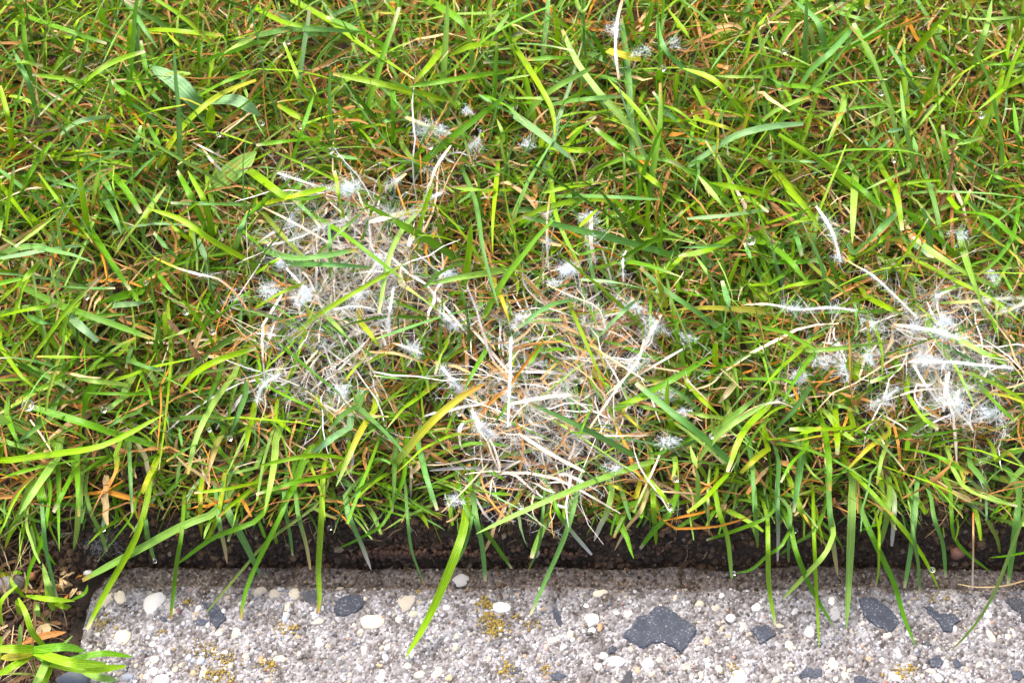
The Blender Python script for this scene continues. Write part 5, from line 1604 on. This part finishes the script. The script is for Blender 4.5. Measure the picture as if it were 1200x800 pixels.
def mould_mass():
    # web of fine threads over the dead stems of the patches
    idx = np.nonzero(TSEL & (TPT > 0.35))[0]
    L_ = []
    pick = idx[rng.random(len(idx)) < 0.45]
    n = 36
    for k in (0,):
        C = TC[pick]
        m = len(C) * n
        t = rng.random((len(C), n)) * (C.shape[1] - 1.001); i = t.astype(int); f = (t - i)[..., None]
        a = np.take_along_axis(C, i[..., None].repeat(3, -1), 1); b = np.take_along_axis(C, (i + 1)[..., None].repeat(3, -1), 1)
        P = (a * (1 - f) + b * f).reshape(-1, 3)
        D = rng.normal(0, 1, (m, 3)); D[:, 2] = np.abs(D[:, 2]) * 0.7
        L_.append(hairs(P, D, 0.0028 * rng.gamma(3, 0.33, m), 0.00010, 4, 0.9))
    # long loose threads bridging from blade to blade
    m = 60000
    x = rng.uniform(-0.28, 0.30, m); y = rng.uniform(0.03, 0.33, m); p = patch(x, y)
    k = rng.random(m) < np.clip(p - 0.15, 0, 1) * 1.2 * (fbm(x * 120, y * 120, 93) > 0.48)
    P = np.stack([x[k], y[k], rng.uniform(0.036, 0.060, k.sum())], -1)[:15000]
    D = rng.normal(0, 1, (len(P), 3)) * np.array([1, 1, 0.35])
    L_.append(hairs(P, D, rng.gamma(3, 0.0018, len(P)), 0.00005, 4, 0.6))
    V, F = merge(L_)
    o = tag(new_obj('mould_web', raw_mesh('mould_web', V, F), M_MOULD), 'fine white mould threads over the bleached dead grass patches', 'mould', kind='stuff')
mould_mass()

# cobweb on the soil by the kerb corner
m = 110
px = rng.normal(118, 9, m); py = rng.normal(636, 7, m)
P = unproj(px, py, np.full(m, 0.012))
c = P.mean(0)
V, F = hairs(P - c, rng.normal(0, 1, (m, 3)) * np.array([1, 1, 0.3]), rng.uniform(0.004, 0.012, m), 0.00003, curl=0.5)
tag(new_obj('cobweb', raw_mesh('cobweb', V, F), M_MOULD, None, c), 'thin grey cobweb on the soil above the rounded kerb corner', 'cobweb')

# dying orange leaf with a white spot, beside the tall blade
me, c0 = leaf_mesh(tile_pts('02', '445,235 520,258 605,275'), 44, 'y', (0.05, 0.060, 0.052), 9, [0.7, 1, 1, 0.9, 0.5])
tag(new_obj('dead_leaf', me, M_STRAW, None, c0), 'short orange-yellow dying leaf crossed by the tall blue-green blade', 'dead leaf')

# ------------------------------------------------------------------ dew drops
DROPS = [('20',130,298,28,'largest dewdrop, on the blunt tip of a blade at left'),('20',485,318,16,'dewdrop on a drooping pale blade tip at left'),('20',1077,452,14,'dewdrop at the tip of a blue-green blade left of the left mould patch'),('20',230,195,13,'dewdrop between blades at the left, above the largest dewdrop'),
 ('20',980,412,11,'small dewdrop left of the left mould patch near the fringe'),('10',685,525,14,'dewdrop among the blades left of the left mould patch'),('10',870,660,17,'dewdrop right of the frosted blade at left'),('10',995,752,18,'round dewdrop just left of the left mould patch'),
 ('10',405,590,15,'dewdrop beside a dark folded blade at left'),('00',435,420,13,'dewdrop on an arching lime blade at upper left'),('00',1025,630,14,'dewdrop at the lower end of the straw by the weed'),('01',350,705,18,'dewdrop on the foot of an upright blue-green blade, upper left of centre'),
 ('01',207,590,17,'dewdrop at the tip of a yellow-lime blade near the upper left'),('01',25,575,19,'dewdrop right of the weed plant'),('01',150,197,14,'dewdrop high up, left of top centre'),('01',815,685,18,'dewdrop hanging under the mould fringe at upper centre'),
 ('02',705,320,20,'dewdrop on a lime blade top right of the tall blue-green blade'),('02',203,545,15,'dewdrop in the bend of a lime blade at upper centre'),('12',1118,325,26,'large dewdrop on a blade right of centre'),('03',530,435,19,'round dewdrop in a dark gap at upper right, lower one'),
 ('03',725,320,17,'round dewdrop in a dark gap at upper right, upper one'),('03',1000,540,19,'dewdrop at the far upper right on a pale blade'),('03',1107,322,14,'small dewdrop on a long lime blade near the right edge'),('03',75,240,18,'dewdrop on a bent pale blade at upper right'),
 ('03',590,750,14,'dewdrop below the arched blade at upper right'),('22',768,643,16,'dewdrop below the right end of the middle mould patch'),('22',737,775,17,'dewdrop on a lime blade tip near the fringe right of middle'),('22',935,442,13,'dewdrop on crossing blades right of the middle mould patch'),
 ('21',950,335,14,'dewdrop left of the middle mould patch'),('30',480,75,18,'dewdrop on a small blade above the kerb corner'),('30',725,228,11,'tiny dewdrop at a blade tip over the soil above the white pebble'),('31',345,72,13,'dewdrop on a blade over the soil left of centre'),
 ('33',772,268,14,'dewdrop on the lime blade at the kerb edge right of the leaf-shaped chip'),('33',-160,285,11,'dewdrop at the thin blade tip on the kerb edge right of the large chip'),('33',128,85,12,'dewdrop on a blade over the soil at the right'),('22',40,772,16,'dewdrop on the long pale sideways blade in the middle')]
dv, df = ico(3)
DM = raw_mesh('dew_drop', dv * np.array([1, 1, 0.86]), df); DM.materials.append(M_WATER)
for t, x, y, r, lab in DROPS:
    p = tile_pts(t, '%f,%f' % (x, y))[0]
    c = unproj(np.array([p[0]]), np.array([p[1]]), np.array([0.066 if p[1] < 600 else 0.024]))[0]
    o = new_obj('dew_drop', DM, None, None, c)
    o.scale = (r / 4 * K * 0.62,) * 3
    o.rotation_euler = (rng.normal(0, 0.2), rng.normal(0, 0.2), 0)
    tag(o, lab, 'dewdrop', 'dewdrops on the grass')
